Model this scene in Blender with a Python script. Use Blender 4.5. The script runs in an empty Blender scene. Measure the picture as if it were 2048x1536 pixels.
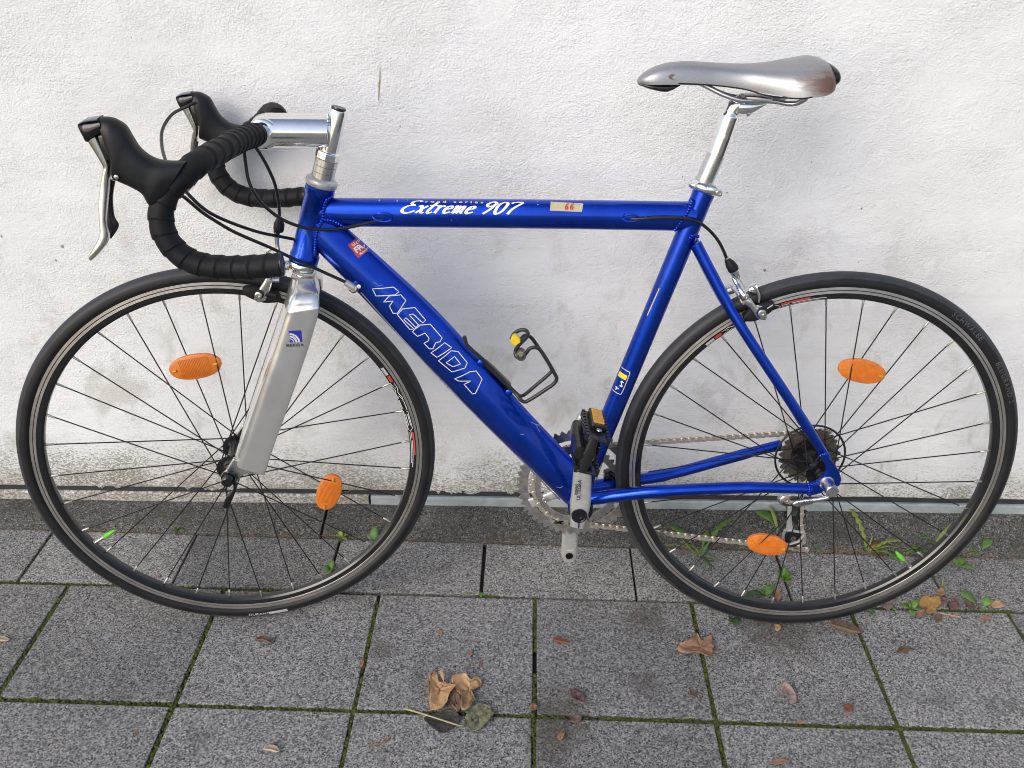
import bpy, bmesh, math, random
from mathutils import Vector, Matrix, noise as mnoise
R = math.radians
C = bpy.context.scene.collection
scn = bpy.context.scene
random.seed(7)

# ------------------------------------------------------------------ camera, sky, sun, exposure
cam_d = bpy.data.cameras.new('camera')
cam_d.sensor_fit = 'HORIZONTAL'; cam_d.sensor_width = 36.0; cam_d.lens = 31.6384
cam_d.clip_start = 0.02; cam_d.clip_end = 2000
cam = bpy.data.objects.new('camera', cam_d); C.objects.link(cam)
cam.matrix_world = Matrix(((0.999557, -0.026561, 0.013448, 0.000000), (0.024970, 0.501943, -0.864540, 0.000000), (0.016213, 0.864493, 0.502383, 1.218349), (0.000000, 0.000000, 0.000000, 1.000000)))
scn.camera = cam

SUN_DIR = Vector((-0.55, -0.78, 0.62)).normalized()        # from the scene towards the sun
w = bpy.data.worlds.new('World'); scn.world = w; w.use_nodes = True
wn = w.node_tree.nodes; wl = w.node_tree.links
bg = wn['Background']
sky = wn.new('ShaderNodeTexSky'); sky.sky_type = 'NISHITA'; sky.sun_disc = False
sky.sun_elevation = math.asin(SUN_DIR.z); sky.sun_rotation = math.atan2(SUN_DIR.x, SUN_DIR.y)
sky.air_density = 1.0; sky.dust_density = 1.8; sky.ozone_density = 1.0
wl.new(sky.outputs[0], bg.inputs[0]); bg.inputs[1].default_value = 0.125
sun_d = bpy.data.lights.new('sun', 'SUN'); sun_d.energy = 1.1; sun_d.angle = R(38); sun_d.color = (1.0, 0.945, 0.88)
sun = bpy.data.objects.new('sun', sun_d); C.objects.link(sun)
sun.rotation_euler = SUN_DIR.to_track_quat('Z', 'Y').to_euler()
scn.view_settings.view_transform = 'Standard'; scn.view_settings.look = 'None'
scn.view_settings.exposure = 0.55; scn.view_settings.gamma = 1.0
scn.view_settings.use_curve_mapping = False
scn.render.engine = 'CYCLES'
scn.cycles.filter_width = 1.0; scn.cycles.use_denoising = True; scn.cycles.denoiser = 'OPENIMAGEDENOISE'; scn.cycles.denoising_prefilter = 'ACCURATE'; scn.cycles.sample_clamp_indirect = 4.0; scn.cycles.use_adaptive_sampling = False

# ------------------------------------------------------------------ materials
class NT:
    def __init__(s, name):
        s.m = bpy.data.materials.new(name); s.m.use_nodes = True
        s.t = s.m.node_tree; s.p = s.t.nodes['Principled BSDF']; s._pos = None; s._obj = None
    def n(s, typ, **kw):
        nd = s.t.nodes.new(typ)
        for k, v in kw.items(): setattr(nd, k, v)
        return nd
    def l(s, a, b): s.t.links.new(a, b)
    @property
    def pos(s):
        if s._pos is None: s._pos = s.n('ShaderNodeNewGeometry').outputs['Position']
        return s._pos
    @property
    def objc(s):
        if s._obj is None: s._obj = s.n('ShaderNodeTexCoord').outputs['Object']
        return s._obj
    def scale(s, vec, sc):
        mp = s.n('ShaderNodeMapping'); mp.inputs['Scale'].default_value = sc; s.l(vec, mp.inputs['Vector']); return mp.outputs[0]
    def noise(s, vec, sc, detail=4, rough=.55, dist=0):
        nd = s.n('ShaderNodeTexNoise'); nd.inputs['Scale'].default_value = sc; nd.inputs['Detail'].default_value = detail
        nd.inputs['Roughness'].default_value = rough; nd.inputs['Distortion'].default_value = dist
        s.l(vec, nd.inputs['Vector']); return nd.outputs['Fac']
    def voro(s, vec, sc, feat='F1', out='Distance'):
        nd = s.n('ShaderNodeTexVoronoi', feature=feat); nd.inputs['Scale'].default_value = sc; s.l(vec, nd.inputs['Vector'])
        return nd.outputs[out]
    def ramp(s, fac, stops, interp='LINEAR'):
        nd = s.n('ShaderNodeValToRGB'); cr = nd.color_ramp; cr.interpolation = interp
        while len(cr.elements) < len(stops): cr.elements.new(.5)
        for e, (p, c) in zip(cr.elements, stops):
            e.position = p; e.color = (c, c, c, 1) if not hasattr(c, '__len__') else (*c[:3], 1)
        s.l(fac, nd.inputs[0]); return nd.outputs[0]
    def math(s, op, a, b=None, c=None):
        nd = s.n('ShaderNodeMath', operation=op)
        for i, v in enumerate((a, b, c)):
            if v is None: continue
            if isinstance(v, (int, float)): nd.inputs[i].default_value = v
            else: s.l(v, nd.inputs[i])
        return nd.outputs[0]
    def mix(s, fac, a, b, mode='MIX'):
        nd = s.n('ShaderNodeMix', data_type='RGBA', blend_type=mode)
        for i, v in ((0, fac), (6, a), (7, b)):
            if isinstance(v, (int, float)): nd.inputs[i].default_value = v if i == 0 else (v, v, v, 1)
            elif isinstance(v, tuple): nd.inputs[i].default_value = (*v[:3], 1)
            else: s.l(v, nd.inputs[i])
        return nd.outputs[2]
    def sep(s, vec):
        nd = s.n('ShaderNodeSeparateXYZ'); s.l(vec, nd.inputs[0]); return nd.outputs
    def bump(s, h, strength=.3, dist=.002, prev=None):
        nd = s.n('ShaderNodeBump'); nd.inputs['Strength'].default_value = strength; nd.inputs['Distance'].default_value = dist
        s.l(h, nd.inputs['Height'])
        if prev is not None: s.l(prev, nd.inputs['Normal'])
        return nd.outputs[0]
    def set(s, **kw):
        names = dict(base='Base Color', rough='Roughness', metal='Metallic', normal='Normal', coat='Coat Weight', coatr='Coat Roughness',
                     spec='Specular IOR Level', trans='Transmission Weight', sss='Subsurface Weight', aniso='Anisotropic', ior='IOR')
        for k, v in kw.items():
            inp = s.p.inputs[names[k]]
            if isinstance(v, tuple): inp.default_value = (*v[:3], 1)
            elif isinstance(v, (int, float)): inp.default_value = v
            else: s.l(v, inp)
        return s
M = {}
def simple(name, base, rough=.5, metal=0., var=.12, nsc=60, bump=0., bsc=400, **kw):
    t = NT(name); b = tuple(base)
    n1 = t.noise(t.objc, nsc, 5, .6)
    dark = tuple(c * (1 - var) for c in b); lite = tuple(min(1, c * (1 + var)) for c in b)
    t.set(base=t.ramp(n1, [(.3, dark), (.7, lite)]), rough=t.ramp(n1, [(.25, max(.02, rough * .8)), (.75, min(1, rough * 1.2))]), metal=metal, **kw)
    if bump: t.set(normal=t.bump(t.noise(t.objc, bsc, 3), bump, .0006))
    M[name] = t.m; return t

simple('black_rubber', (.010, .010, .011), .55, spec=.3, bump=.25, bsc=900)
simple('bar_tape', (.0075, .0075, .0085), .58, spec=.3, bump=.35, bsc=1500, var=.2)
simple('hood_rubber', (.0085, .0085, .0095), .45, spec=.38, bump=.15, bsc=1400, var=.25)
simple('black_plastic', (.012, .012, .013), .28, var=.2)
simple('black_gloss', (.008, .008, .009), .16, var=.2)
simple('cable_black', (.010, .010, .011), .3, var=.1)
simple('wire_black', (.018, .018, .019), .33, var=.3, nsc=200)
simple('polished_alloy', (.86, .85, .82), .13, 1., var=.04)
simple('satin_alloy', (.62, .61, .59), .28, 1., var=.07, nsc=90)
simple('lever_alloy', (.72, .68, .60), .24, 1., var=.06)
simple('painted_silver', (.52, .52, .50), .42, .55, var=.10, nsc=140)
simple('ring_alloy', (.40, .375, .36), .36, .85, var=.22, nsc=120)
simple('steel', (.58, .56, .52), .30, 1., var=.12)
simple('chain_steel', (.72, .66, .56), .34, .9, var=.25, nsc=220); simple('cap_grey', (.16, .18, .22), .22, .8)
simple('cog_steel', (.20, .175, .145), .42, .9, var=.3, nsc=160)
simple('spoke_black', (.014, .014, .016), .3, .3)
simple('rim_black', (.010, .010, .011), .2, .0, var=.3, nsc=30, coat=.4, coatr=.12)
simple('nipple_alloy', (.55, .52, .46), .35, .9)
simple('decal_white', (.78, .77, .74), .45, var=.05)
simple('decal_silver', (.62, .62, .62), .4, .2, var=.08)
simple('decal_red', (.52, .05, .035), .4, var=.1)
simple('decal_rose', (.50, .06, .07), .4, var=.1)
simple('decal_yellow', (.80, .60, .03), .4)
simple('decal_cream', (.55, .52, .30), .45)
simple('decal_blue', (.012, .030, .33), .4)
simple('decal_grey', (.085, .082, .08), .5)
simple('decal_scratch', (.30, .36, .55), .5, .3); simple('decal_dark', (.03, .03, .035), .45)
simple('decal_gold', (.62, .52, .34), .4, .3)
simple('masking_tape', (.50, .44, .27), .7, var=.10, nsc=300, bump=.3, bsc=900)
simple('plastic_yellow', (.80, .56, .02), .35)
simple('green_cap', (.13, .55, .02), .4, sss=.1)
simple('oil_hole', (.008, .008, .008), .5)
simple('strip_dark', (.030, .031, .035), .7, var=.3, bump=.4, bsc=200)
simple('soil', (.030, .026, .018), .95, var=.4, nsc=180, bump=.6, bsc=260)

t = NT('tyre_rubber')                      # dusty rubber; the greyer tread band also has sky sheen painted in
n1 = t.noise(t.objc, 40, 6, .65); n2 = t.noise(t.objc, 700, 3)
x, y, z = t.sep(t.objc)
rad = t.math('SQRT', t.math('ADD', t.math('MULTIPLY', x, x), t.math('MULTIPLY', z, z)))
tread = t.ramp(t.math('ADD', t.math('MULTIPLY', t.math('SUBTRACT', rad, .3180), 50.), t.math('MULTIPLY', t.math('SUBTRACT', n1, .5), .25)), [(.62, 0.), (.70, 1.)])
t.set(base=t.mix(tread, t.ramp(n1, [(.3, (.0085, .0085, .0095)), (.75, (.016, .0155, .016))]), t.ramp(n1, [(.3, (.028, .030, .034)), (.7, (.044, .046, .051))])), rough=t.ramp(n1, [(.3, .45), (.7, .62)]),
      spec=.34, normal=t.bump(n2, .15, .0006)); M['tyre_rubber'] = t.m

t = NT('blue_paint')                       # candy blue over brushed metal
n1 = t.noise(t.objc, 30, 5, .6); n2 = t.noise(t.scale(t.objc, (900, 900, 900)), 1, 2)
sc = t.noise(t.scale(t.objc, (25, 300, 160)), 1, 4, .7)
chip = t.ramp(t.noise(t.objc, 95, 3, .5), [(.765, 0.), (.785, 1.)])
base = t.ramp(n1, [(.3, (.0026, .042, .42)), (.7, (.0038, .062, .58))])
t.set(base=t.mix(chip, base, (.25, .28, .38)), metal=.96, rough=t.ramp(sc, [(.35, .27), (.75, .40)]), coat=.5, coatr=.06,
      normal=t.bump(n2, .06, .0004)); M['blue_paint'] = t.m

t = NT('brake_track')                      # machined alloy, fine concentric lines
x, y, z = t.sep(t.objc)
rad = t.math('SQRT', t.math('ADD', t.math('MULTIPLY', x, x), t.math('MULTIPLY', z, z)))
ln = t.math('SINE', t.math('MULTIPLY', rad, 4200))
n1 = t.noise(t.objc, 25, 5, .7)
t.set(base=t.ramp(n1, [(.3, (.42, .395, .36)), (.7, (.62, .59, .55))]), metal=.9, rough=.36,
      normal=t.bump(ln, .22, .0004)); M['brake_track'] = t.m

t = NT('fork_alloy')                       # long polished blade, faint lengthwise brushing and smears
n1 = t.noise(t.scale(t.objc, (60, 60, 4)), 1, 4, .6); n2 = t.noise(t.objc, 14, 5, .6)
t.set(base=t.ramp(n2, [(.3, (.76, .75, .72)), (.7, (.88, .87, .85))]), metal=.84, rough=t.ramp(n2, [(.3, .16), (.7, .24)])); M['fork_alloy'] = t.m

t = NT('saddle_cover')                     # silver vinyl worn to brown at the tail
n1 = t.noise(t.objc, 55, 6, .65); n3 = t.noise(t.scale(t.objc, (30, 60, 140)), 1, 5, .7)
x, y, z = t.sep(t.objc)
tail = t.math('SUBTRACT', 1.0, t.math('MULTIPLY', t.math('ABSOLUTE', t.math('ADD', x, .100)), 20.))
low = t.math('SUBTRACT', 1.0, t.math('MULTIPLY', t.math('ABSOLUTE', t.math('SUBTRACT', z, .962)), 34.))
wear = t.math('MULTIPLY', t.math('MAXIMUM', tail, 0.), t.math('MAXIMUM', low, 0.))
wf = t.ramp(t.math('ADD', wear, t.math('MULTIPLY', t.math('SUBTRACT', n3, .5), 1.1)), [(.16, 0.), (.66, .95)])
scuff = t.ramp(n1, [(.70, 0.), (.76, .6)])
fleck = t.ramp(t.noise(t.objc, 500, 2), [(.3, (.29, .295, .31)), (.7, (.33, .335, .35))])
t.set(base=t.mix(wf, t.mix(scuff, fleck, (.20, .19, .17)), (.12, .062, .040)), metal=t.ramp(wf, [(0., .60), (.6, 0.)]),
      rough=t.ramp(n1, [(.3, .34), (.7, .42)])); M['saddle_cover'] = t.m

t = NT('orange_reflector')
x, y, z = t.sep(t.objc)
pr = t.math('MULTIPLY', t.math('SINE', t.math('MULTIPLY', x, 2600)), t.math('SINE', t.math('MULTIPLY', z, 2600)))
t.set(base=t.mix(t.ramp(t.noise(t.objc, 90, 4), [(.3, 0.), (.7, 1.)]), (.62, .165, .018), (.72, .215, .028)), rough=.22, spec=.5, sss=.15,
      normal=t.bump(pr, .25, .0006)); t.p.inputs['Subsurface Radius'].default_value = (.01, .004, .001); M['orange_reflector'] = t.m
simple('amber_reflector', (.62, .30, .02), .3, var=.25, nsc=500)

# ---- white painted rough plaster with brush drag, grey patches, algae and splash dirt near its foot
t = NT('white_plaster')
x, y, z = t.sep(t.pos)
p2 = t.scale(t.pos, (1.0, 1.0, 1.35))
warp = t.noise(t.pos, 7, 2)
g1 = t.noise(p2, 260, 3, .6, .2); g2 = t.noise(p2, 95, 4, .6, .25); g3 = t.noise(t.scale(t.pos, (26, 1, 230)), 1, 4, .6)
zz = t.math('ADD', z, t.math('MULTIPLY', t.math('SUBTRACT', t.noise(t.pos, 4.5, 4, .6), .5), .16))
smooth_zone = t.ramp(zz, [(.0, 1.), (.16, .80), (.36, .10), (1., 0.)])               # trowelled smoother low down
rough_zone = t.math('SUBTRACT', 1.0, smooth_zone)
crack = t.voro(t.scale(t.pos, (1, 1, 1)), 160, 'DISTANCE_TO_EDGE')
h = t.math('ADD', t.math('MULTIPLY', t.math('ADD', g1, t.math('MULTIPLY', g2, .9)), t.math('MULTIPLY', t.math('ADD', t.math('MULTIPLY', rough_zone, .75), .25), t.ramp(t.noise(t.scale(t.pos, (1, 1, 1.6)), 5.5, 4, .6), [(.32, .45), (.66, 1.25)]))),
           t.math('MULTIPLY', g3, t.math('MULTIPLY', smooth_zone, .45)))
big = t.noise(t.pos, 3.2, 5, .62, .5); mid = t.noise(t.scale(t.pos, (1.6, 1, 1)), 9, 5, .65, .4)
col = t.ramp(big, [(.30, (.74, .735, .725)), (.50, (.80, .80, .80)), (.68, (.845, .85, .86))])
mp = t.n('ShaderNodeMapping'); mp.inputs['Rotation'].default_value = (0, R(34), 0); mp.inputs['Scale'].default_value = (1.4, 1, 13); t.l(t.pos, mp.inputs[0])
sweep = t.noise(mp.outputs[0], 4.2, 5, .65, .5)
col = t.mix(t.math('MULTIPLY', t.ramp(sweep, [(.52, 0.), (.68, 1.)]), t.ramp(zz, [(.12, .26), (.60, .20), (.95, .05)])), col, (.60, .585, .555))
patch = t.math('MULTIPLY', t.ramp(mid, [(.54, 0.), (.66, 1.)]), t.ramp(zz, [(.10, .9), (.55, .55), (.80, .1)]))
col = t.mix(t.math('MULTIPLY', patch, .78), col, (.53, .51, .47))
# a later coat of brighter paint whose edge runs down the wall
edge = t.math('ADD', x, t.math('MULTIPLY', t.math('SUBTRACT', t.noise(t.scale(t.pos, (1, 1, 6)), 3, 5, .6), .5), .09))
coat2 = t.math('MULTIPLY', t.ramp(edge, [(.0, 0.), (.006, 1.)]), t.ramp(z, [(.62, 0.), (.74, 1.)]))
col = t.mix(t.math('MULTIPLY', coat2, .22), col, (.90, .90, .905))
speck = t.ramp(t.noise(t.pos, 62, 3, .5), [(.775, 0.), (.80, 1.)])
col = t.mix(t.math('MULTIPLY', speck, .45), col, (.22, .20, .18))
# algae and dirt caught in the relief, densest just above the ground
foot = t.ramp(zz, [(.05, 1.), (.12, .66), (.18, .26), (.27, 0.)])
fx = t.ramp(t.noise(t.scale(t.pos, (2.2, 1, .6)), 1.6, 3), [(.30, .45), (.62, 1.)])
pore = t.noise(t.scale(t.pos, (230, 1, 420)), 1, 4, .66, .3)
dirt = t.ramp(t.math('ADD', pore, t.math('MULTIPLY', t.math('MULTIPLY', foot, fx), .225)), [(.63, 0.), (.76, 1.)])
dirtc = t.ramp(t.noise(t.pos, 13, 3), [(.35, (.17, .135, .075)), (.65, (.14, .135, .07))])
col = t.mix(t.math('MULTIPLY', t.math('MULTIPLY', dirt, foot), .9), col, dirtc)
col = t.mix(t.math('MULTIPLY', t.ramp(zz, [(.05, 1.), (.20, 0.)]), .34), col, (.42, .37, .28))
hh = t.math('SUBTRACT', h, t.math('MULTIPLY', t.math('MULTIPLY', dirt, foot), .5))
t.set(base=col, rough=.82, spec=.25, normal=t.bump(hh, .85, .0030)); M['white_plaster'] = t.m

t = NT('mortar_strip')
n1 = t.noise(t.pos, 22, 5, .65)
t.set(base=t.ramp(n1, [(.3, (.24, .27, .275)), (.7, (.42, .45, .455))]), rough=.8, normal=t.bump(t.noise(t.pos, 260, 4), .4, .002)); M['mortar_strip'] = t.m

def speckle(name, lo, hi, mean_scale=330, stain=1., moss=0., chip=1., spots=()):
    t = NT(name)
    a = t.voro(t.pos, mean_scale, 'F1', 'Color'); r, g, b = t.n('ShaderNodeSeparateColor'), None, None
    t.l(a, r.inputs[0]); a1 = r.outputs[0]; a2 = r.outputs[1]
    fine = t.noise(t.pos, 900, 2)
    big = t.noise(t.pos, 5.5, 5, .6); mid = t.noise(t.pos, 26, 5, .65)
    oi = t.n('ShaderNodeObjectInfo')
    col = t.ramp(a1, [(.0, lo), (.38, tuple(.62 * l + .38 * h for l, h in zip(lo, hi))), (.72, tuple(.40 * l + .60 * h for l, h in zip(lo, hi))), (1., hi)])
    col = t.mix(t.ramp(a2, [(.925, 0.), (.945, .75 * chip)]), col, (.50, .47, .41))
    col = t.mix(t.ramp(fine, [(.3, .35), (.5, 0.)]), col, (.05, .05, .055))
    col = t.mix(1., col, t.ramp(t.math('ADD', t.math('MULTIPLY', big, .62), t.math('MULTIPLY', oi.outputs['Random'], .42)), [(.25, .74), (.75, 1.20)]), 'MULTIPLY')
    col = t.mix(t.math('MULTIPLY', t.ramp(mid, [(.60, 0.), (.74, .55)]), stain), col, (.10, .085, .06))
    col = t.mix(t.ramp(t.noise(t.pos, 17, 3, .5), [(.735, 0.), (.76, .5 * chip)]), col, (.30, .31, .32))
    damp = t.noise(t.pos, 9, 6, .72, .6)
    col = t.mix(t.ramp(damp, [(.56, 0.), (.72, .62 * stain)]), col, (.075, .072, .066))
    pale = t.noise(t.pos, 6.3, 5, .7, 1.2)
    col = t.mix(t.ramp(pale, [(.60, 0.), (.74, .30 * stain)]), col, (.34, .34, .33))
    if moss: col = t.mix(t.math('MULTIPLY', t.ramp(t.noise(t.pos, 11, 5, .7), [(.5, 0.), (.7, 1.)]), moss), col, (.05, .048, .03))
    for (sx_, sy_, rr_, am) in spots:          # leaf tannin smears; the dirt under the tyres doubles as painted contact shade
        vd = t.n('ShaderNodeVectorMath', operation='DISTANCE'); t.l(t.pos, vd.inputs[0]); vd.inputs[1].default_value = (sx_, sy_, 0)
        f = t.math('ADD', t.math('DIVIDE', vd.outputs['Value'], rr_), t.math('MULTIPLY', t.math('SUBTRACT', t.noise(t.pos, 48, 5, .7), .5), 1.9))
        col = t.mix(t.ramp(f, [(.35, am), (1., 0.)]), col, (.060, .046, .032))
    hgt = t.math('ADD', a1, t.math('MULTIPLY', fine, .6))
    t.set(base=col, rough=.88, spec=.3, normal=t.bump(hgt, .55, .0016)); M[name] = t.m
speckle('concrete_tile', (.040, .041, .043), (.40, .393, .378), 430, spots=[(*(0.0739, 1.0179, 0.0000)[:2], .070, .5), (*(0.0607, 0.9653, 0.0000)[:2], .06, .45), (*(0.2230, 1.0835, 0.0000)[:2], .040, .40), (*(0.2355, 1.2400, 0.0000)[:2], .05, .5), (*(-0.4876, 1.2504, 0.0000)[:2], .07, .45), (*(0.4833, 1.2173, 0.0000)[:2], .09, .5), (*(-0.2395, 1.1420, 0.0000)[:2], .03, .4)])
speckle('concrete_kerb', (.022, .022, .020), (.185, .18, .165), 430, 1., .8, .6)

t = NT('moss')
n1 = t.noise(t.pos, 60, 4, .6); n2 = t.noise(t.pos, 800, 2)
t.set(base=t.mix(t.ramp(n2, [(.35, 0.), (.65, .6)]), t.ramp(n1, [(.32, (.045, .050, .010)), (.55, (.085, .115, .014)), (.75, (.150, .140, .026))]), (.020, .028, .005)),
      rough=.95, normal=t.bump(n2, .6, .002)); M['moss'] = t.m

def leafmat(name, a, b, edge=(.05, .03, .02), rough=.6, sss=0., vein=.5, msc=60):
    t = NT(name); n1 = t.noise(t.objc, msc, 5, .7); n2 = t.noise(t.objc, 260, 3)
    col = t.ramp(n1, [(.38, a), (.62, b)])
    col = t.mix(t.ramp(n2, [(.62, 0.), (.78, vein)]), col, edge)
    t.set(base=col, rough=rough, normal=t.bump(t.noise(t.objc, 130, 4), .5, .003))
    if sss: t.set(sss=sss)
    M[name] = t.m
leafmat('leaf_tan', (.36, .21, .10), (.47, .29, .145)); leafmat('leaf_rust', (.24, .125, .070), (.33, .19, .115))
leafmat('leaf_ochre', (.32, .17, .045), (.42, .24, .07)); leafmat('leaf_brown', (.105, .065, .040), (.18, .115, .075))
leafmat('leaf_dark', (.022, .021, .020), (.060, .052, .040), (.10, .085, .06)); leafmat('leaf_mottled', (.050, .052, .034), (.25, .24, .145), (.035, .035, .03), vein=.9, msc=130)
leafmat('leaf_purple', (.105, .050, .050), (.19, .10, .095)); leafmat('leaf_red', (.17, .05, .030), (.24, .085, .05))
leafmat('leaf_pale', (.42, .34, .24), (.52, .44, .33)); leafmat('leaf_pink', (.20, .145, .125), (.33, .245, .21))
leafmat('weed_green', (.065, .15, .022), (.115, .235, .040), (.05, .09, .02), .5, .08, .3)
leafmat('weed_yellow', (.16, .21, .035), (.26, .30, .060), (.12, .12, .03), .5, .08, .3)
leafmat('weed_dark', (.028, .070, .020), (.055, .115, .035), (.03, .05, .02), .5, .0, .3)
leafmat('weed_grey', (.13, .20, .14), (.20, .28, .20), (.10, .15, .1), .6, .0, .2)
leafmat('stem_dry', (.13, .085, .045), (.26, .18, .10)); leafmat('stem_yellow', (.33, .30, .14), (.42, .38, .20)); leafmat('weed_red', (.13, .045, .022), (.18, .10, .04))

# ------------------------------------------------------------------ mesh helpers
def V(p): return Vector(p)
def link(o, parent=None):
    C.objects.link(o)
    if parent is not None: o.parent = parent
    return o
def mk(name, vf, mat, parent=None, smooth=True, ang=40, bevel=0, mat2=None, facemat=None):
    vs, fs = vf
    me = bpy.data.meshes.new(name); me.from_pydata([tuple(v) for v in vs], [], fs)
    bm = bmesh.new(); bm.from_mesh(me); bmesh.ops.recalc_face_normals(bm, faces=bm.faces); bm.to_mesh(me); bm.free()
    me.materials.append(M[mat])
    if mat2: me.materials.append(M[mat2])
    if facemat:
        for p, k in zip(me.polygons, facemat): p.material_index = k
    if smooth:
        me.polygons.foreach_set('use_smooth', [True] * len(me.polygons)); me.set_sharp_from_angle(angle=R(ang))
    o = bpy.data.objects.new(name, me); link(o, parent)
    if bevel:
        b = o.modifiers.new('bevel', 'BEVEL'); b.width = bevel; b.segments = 2; b.limit_method = 'ANGLE'; b.angle_limit = R(35)
    return o
def join(*parts):
    vs, fs = [], []
    for v, f in parts:
        k = len(vs); vs += list(v); fs += [tuple(i + k for i in q) for q in f]
    return vs, fs
def empty(name, loc=(0, 0, 0), parent=None):
    o = bpy.data.objects.new(name, None); o.empty_display_size = .05; o.location = loc; return link(o, parent)
def tag(o, label=None, cat=None, group=None, kind=None):
    for k, v in (('label', label), ('category', cat), ('group', group), ('kind', kind)):
        if v: o[k] = v
    return o
def spline(pts, n=8, closed=False):
    P = [V(p) for p in pts]; out = []; N = len(P)
    for i in range(N if closed else N - 1):
        g = (lambda j: P[j % N]) if closed else (lambda j: P[max(0, min(N - 1, j))])
        a, b, c, d = g(i - 1), g(i), g(i + 1), g(i + 2)
        for k in range(n):
            t = k / n
            out.append(.5 * (2 * b + (c - a) * t + (2 * a - 5 * b + 4 * c - d) * t * t + (3 * b - a - 3 * c + d) * t ** 3))
    if not closed: out.append(P[-1].copy())
    return out
def frames(path, closed=False):
    T = []
    n = len(path)
    for i in range(n):
        a = path[(i - 1) % n] if closed else path[max(0, i - 1)]; b = path[(i + 1) % n] if closed else path[min(n - 1, i + 1)]
        T.append((b - a).normalized())
    up = Vector((0, 1, 0)) if abs(T[0].y) < .9 else Vector((1, 0, 0))
    u = (up - T[0] * up.dot(T[0])).normalized(); out = []
    for t_ in T:
        u = (u - t_ * u.dot(t_)).normalized(); out.append((t_, u, t_.cross(u)))
    return out
def tube(path, r, n=12, cap=True, closed=False, rfun=None):
    path = [V(p) for p in path]; F = frames(path, closed); vs, fs = [], []; m = len(path)
    for i, (p, (t_, u, v)) in enumerate(zip(path, F)):
        ri = r[i] if hasattr(r, '__len__') else r
        for k in range(n):
            a = 2 * math.pi * k / n; rr = ri if rfun is None else rfun(i, k / n)
            vs.append(p + (u * math.cos(a) + v * math.sin(a)) * rr)
    for i in range(m if closed else m - 1):
        for k in range(n):
            a, b = i * n + k, i * n + (k + 1) % n; c, d = ((i + 1) % m) * n + (k + 1) % n, ((i + 1) % m) * n + k
            fs.append((a, b, c, d))
    if cap and not closed: fs.append(tuple(range(n - 1, -1, -1))); fs.append(tuple((m - 1) * n + k for k in range(n)))
    return vs, fs
def cyl(a, b, r, n=16, r2=None): return tube([V(a), V(b)], [r, r if r2 is None else r2], n)
def lathe(o, axis, prof, n=32, closed=False):
    """prof: (distance along axis, radius)"""
    o = V(o); ax = V(axis).normalized(); u = ax.orthogonal().normalized(); v = ax.cross(u); vs, fs = [], []; m = len(prof)
    for t_, r in prof:
        for k in range(n):
            a = 2 * math.pi * k / n; vs.append(o + ax * t_ + (u * math.cos(a) + v * math.sin(a)) * max(r, 1e-5))
    for i in range(m if closed else m - 1):
        for k in range(n):
            fs.append((i * n + k, i * n + (k + 1) % n, ((i + 1) % m) * n + (k + 1) % n, ((i + 1) % m) * n + k))
    if not closed: fs.append(tuple(range(n - 1, -1, -1))); fs.append(tuple((m - 1) * n + k for k in range(n)))
    return vs, fs
def spow(x, p): return math.copysign(abs(x) ** (2. / p), x)
def ribbon(tops, bots, hw, lat, n=20, pw=2.4, sub=5, pw2=None, sec=None):
    """loft between an upper and a lower edge line, half width hw along lat, superellipse section"""
    lat = V(lat).normalized(); T = spline(tops, sub); B = spline(bots, sub)
    H = [q.x for q in spline([(h, 0, 0) for h in hw], sub)] if hasattr(hw, '__len__') else [hw] * len(T)
    vs, fs = [], []
    if sec: n = len(sec)
    for a, b, h in zip(T, B, H):
        c = (a + b) / 2; u = (a - b) / 2
        if sec:
            vs += [c + u * q[0] + lat * h * q[1] for q in sec]; continue
        for k in range(n):
            g = 2 * math.pi * k / n; q = pw if math.sin(g) >= 0 or pw2 is None else pw2; vs.append(c + u * spow(math.sin(g), q) + lat * h * spow(math.cos(g), q))
    m = len(T)
    for i in range(m - 1):
        for k in range(n): fs.append((i * n + k, i * n + (k + 1) % n, (i + 1) * n + (k + 1) % n, (i + 1) * n + k))
    fs.append(tuple(range(n - 1, -1, -1))); fs.append(tuple((m - 1) * n + k for k in range(n)))
    return vs, fs
def prism(poly, lat, d0, d1):
    lat = V(lat).normalized(); P = [V(p) for p in poly]; n = len(P)
    vs = [p + lat * d0 for p in P] + [p + lat * d1 for p in P]
    fs = [tuple(range(n)), tuple(range(2 * n - 1, n - 1, -1))] + [(i, (i + 1) % n, n + (i + 1) % n, n + i) for i in range(n)]
    return vs, fs
def box(c, ax, ay, az, sx, sy, sz):
    c, ax, ay, az = V(c), V(ax).normalized(), V(ay).normalized(), V(az).normalized()
    vs = [c + ax * sx * i / 2 + ay * sy * j / 2 + az * sz * k / 2 for i in (-1, 1) for j in (-1, 1) for k in (-1, 1)]
    return vs, [(0, 1, 3, 2), (4, 6, 7, 5), (0, 4, 5, 1), (2, 3, 7, 6), (0, 2, 6, 4), (1, 5, 7, 3)]
def revolve_y(prof, n=128):
    """closed profile of (radius, lateral) turned about the wheel's own Y axis"""
    vs, fs = [], []; m = len(prof)
    for k in range(n):
        a = 2 * math.pi * k / n; ca, sa = math.cos(a), math.sin(a)
        for r, w_ in prof: vs.append((r * ca, w_, r * sa))
    for k in range(n):
        for i in range(m):
            a, b = k * m + i, k * m + (i + 1) % m; c, d = ((k + 1) % n) * m + (i + 1) % m, ((k + 1) % n) * m + i
            fs.append((a, b, c, d))
    return vs, fs
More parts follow.
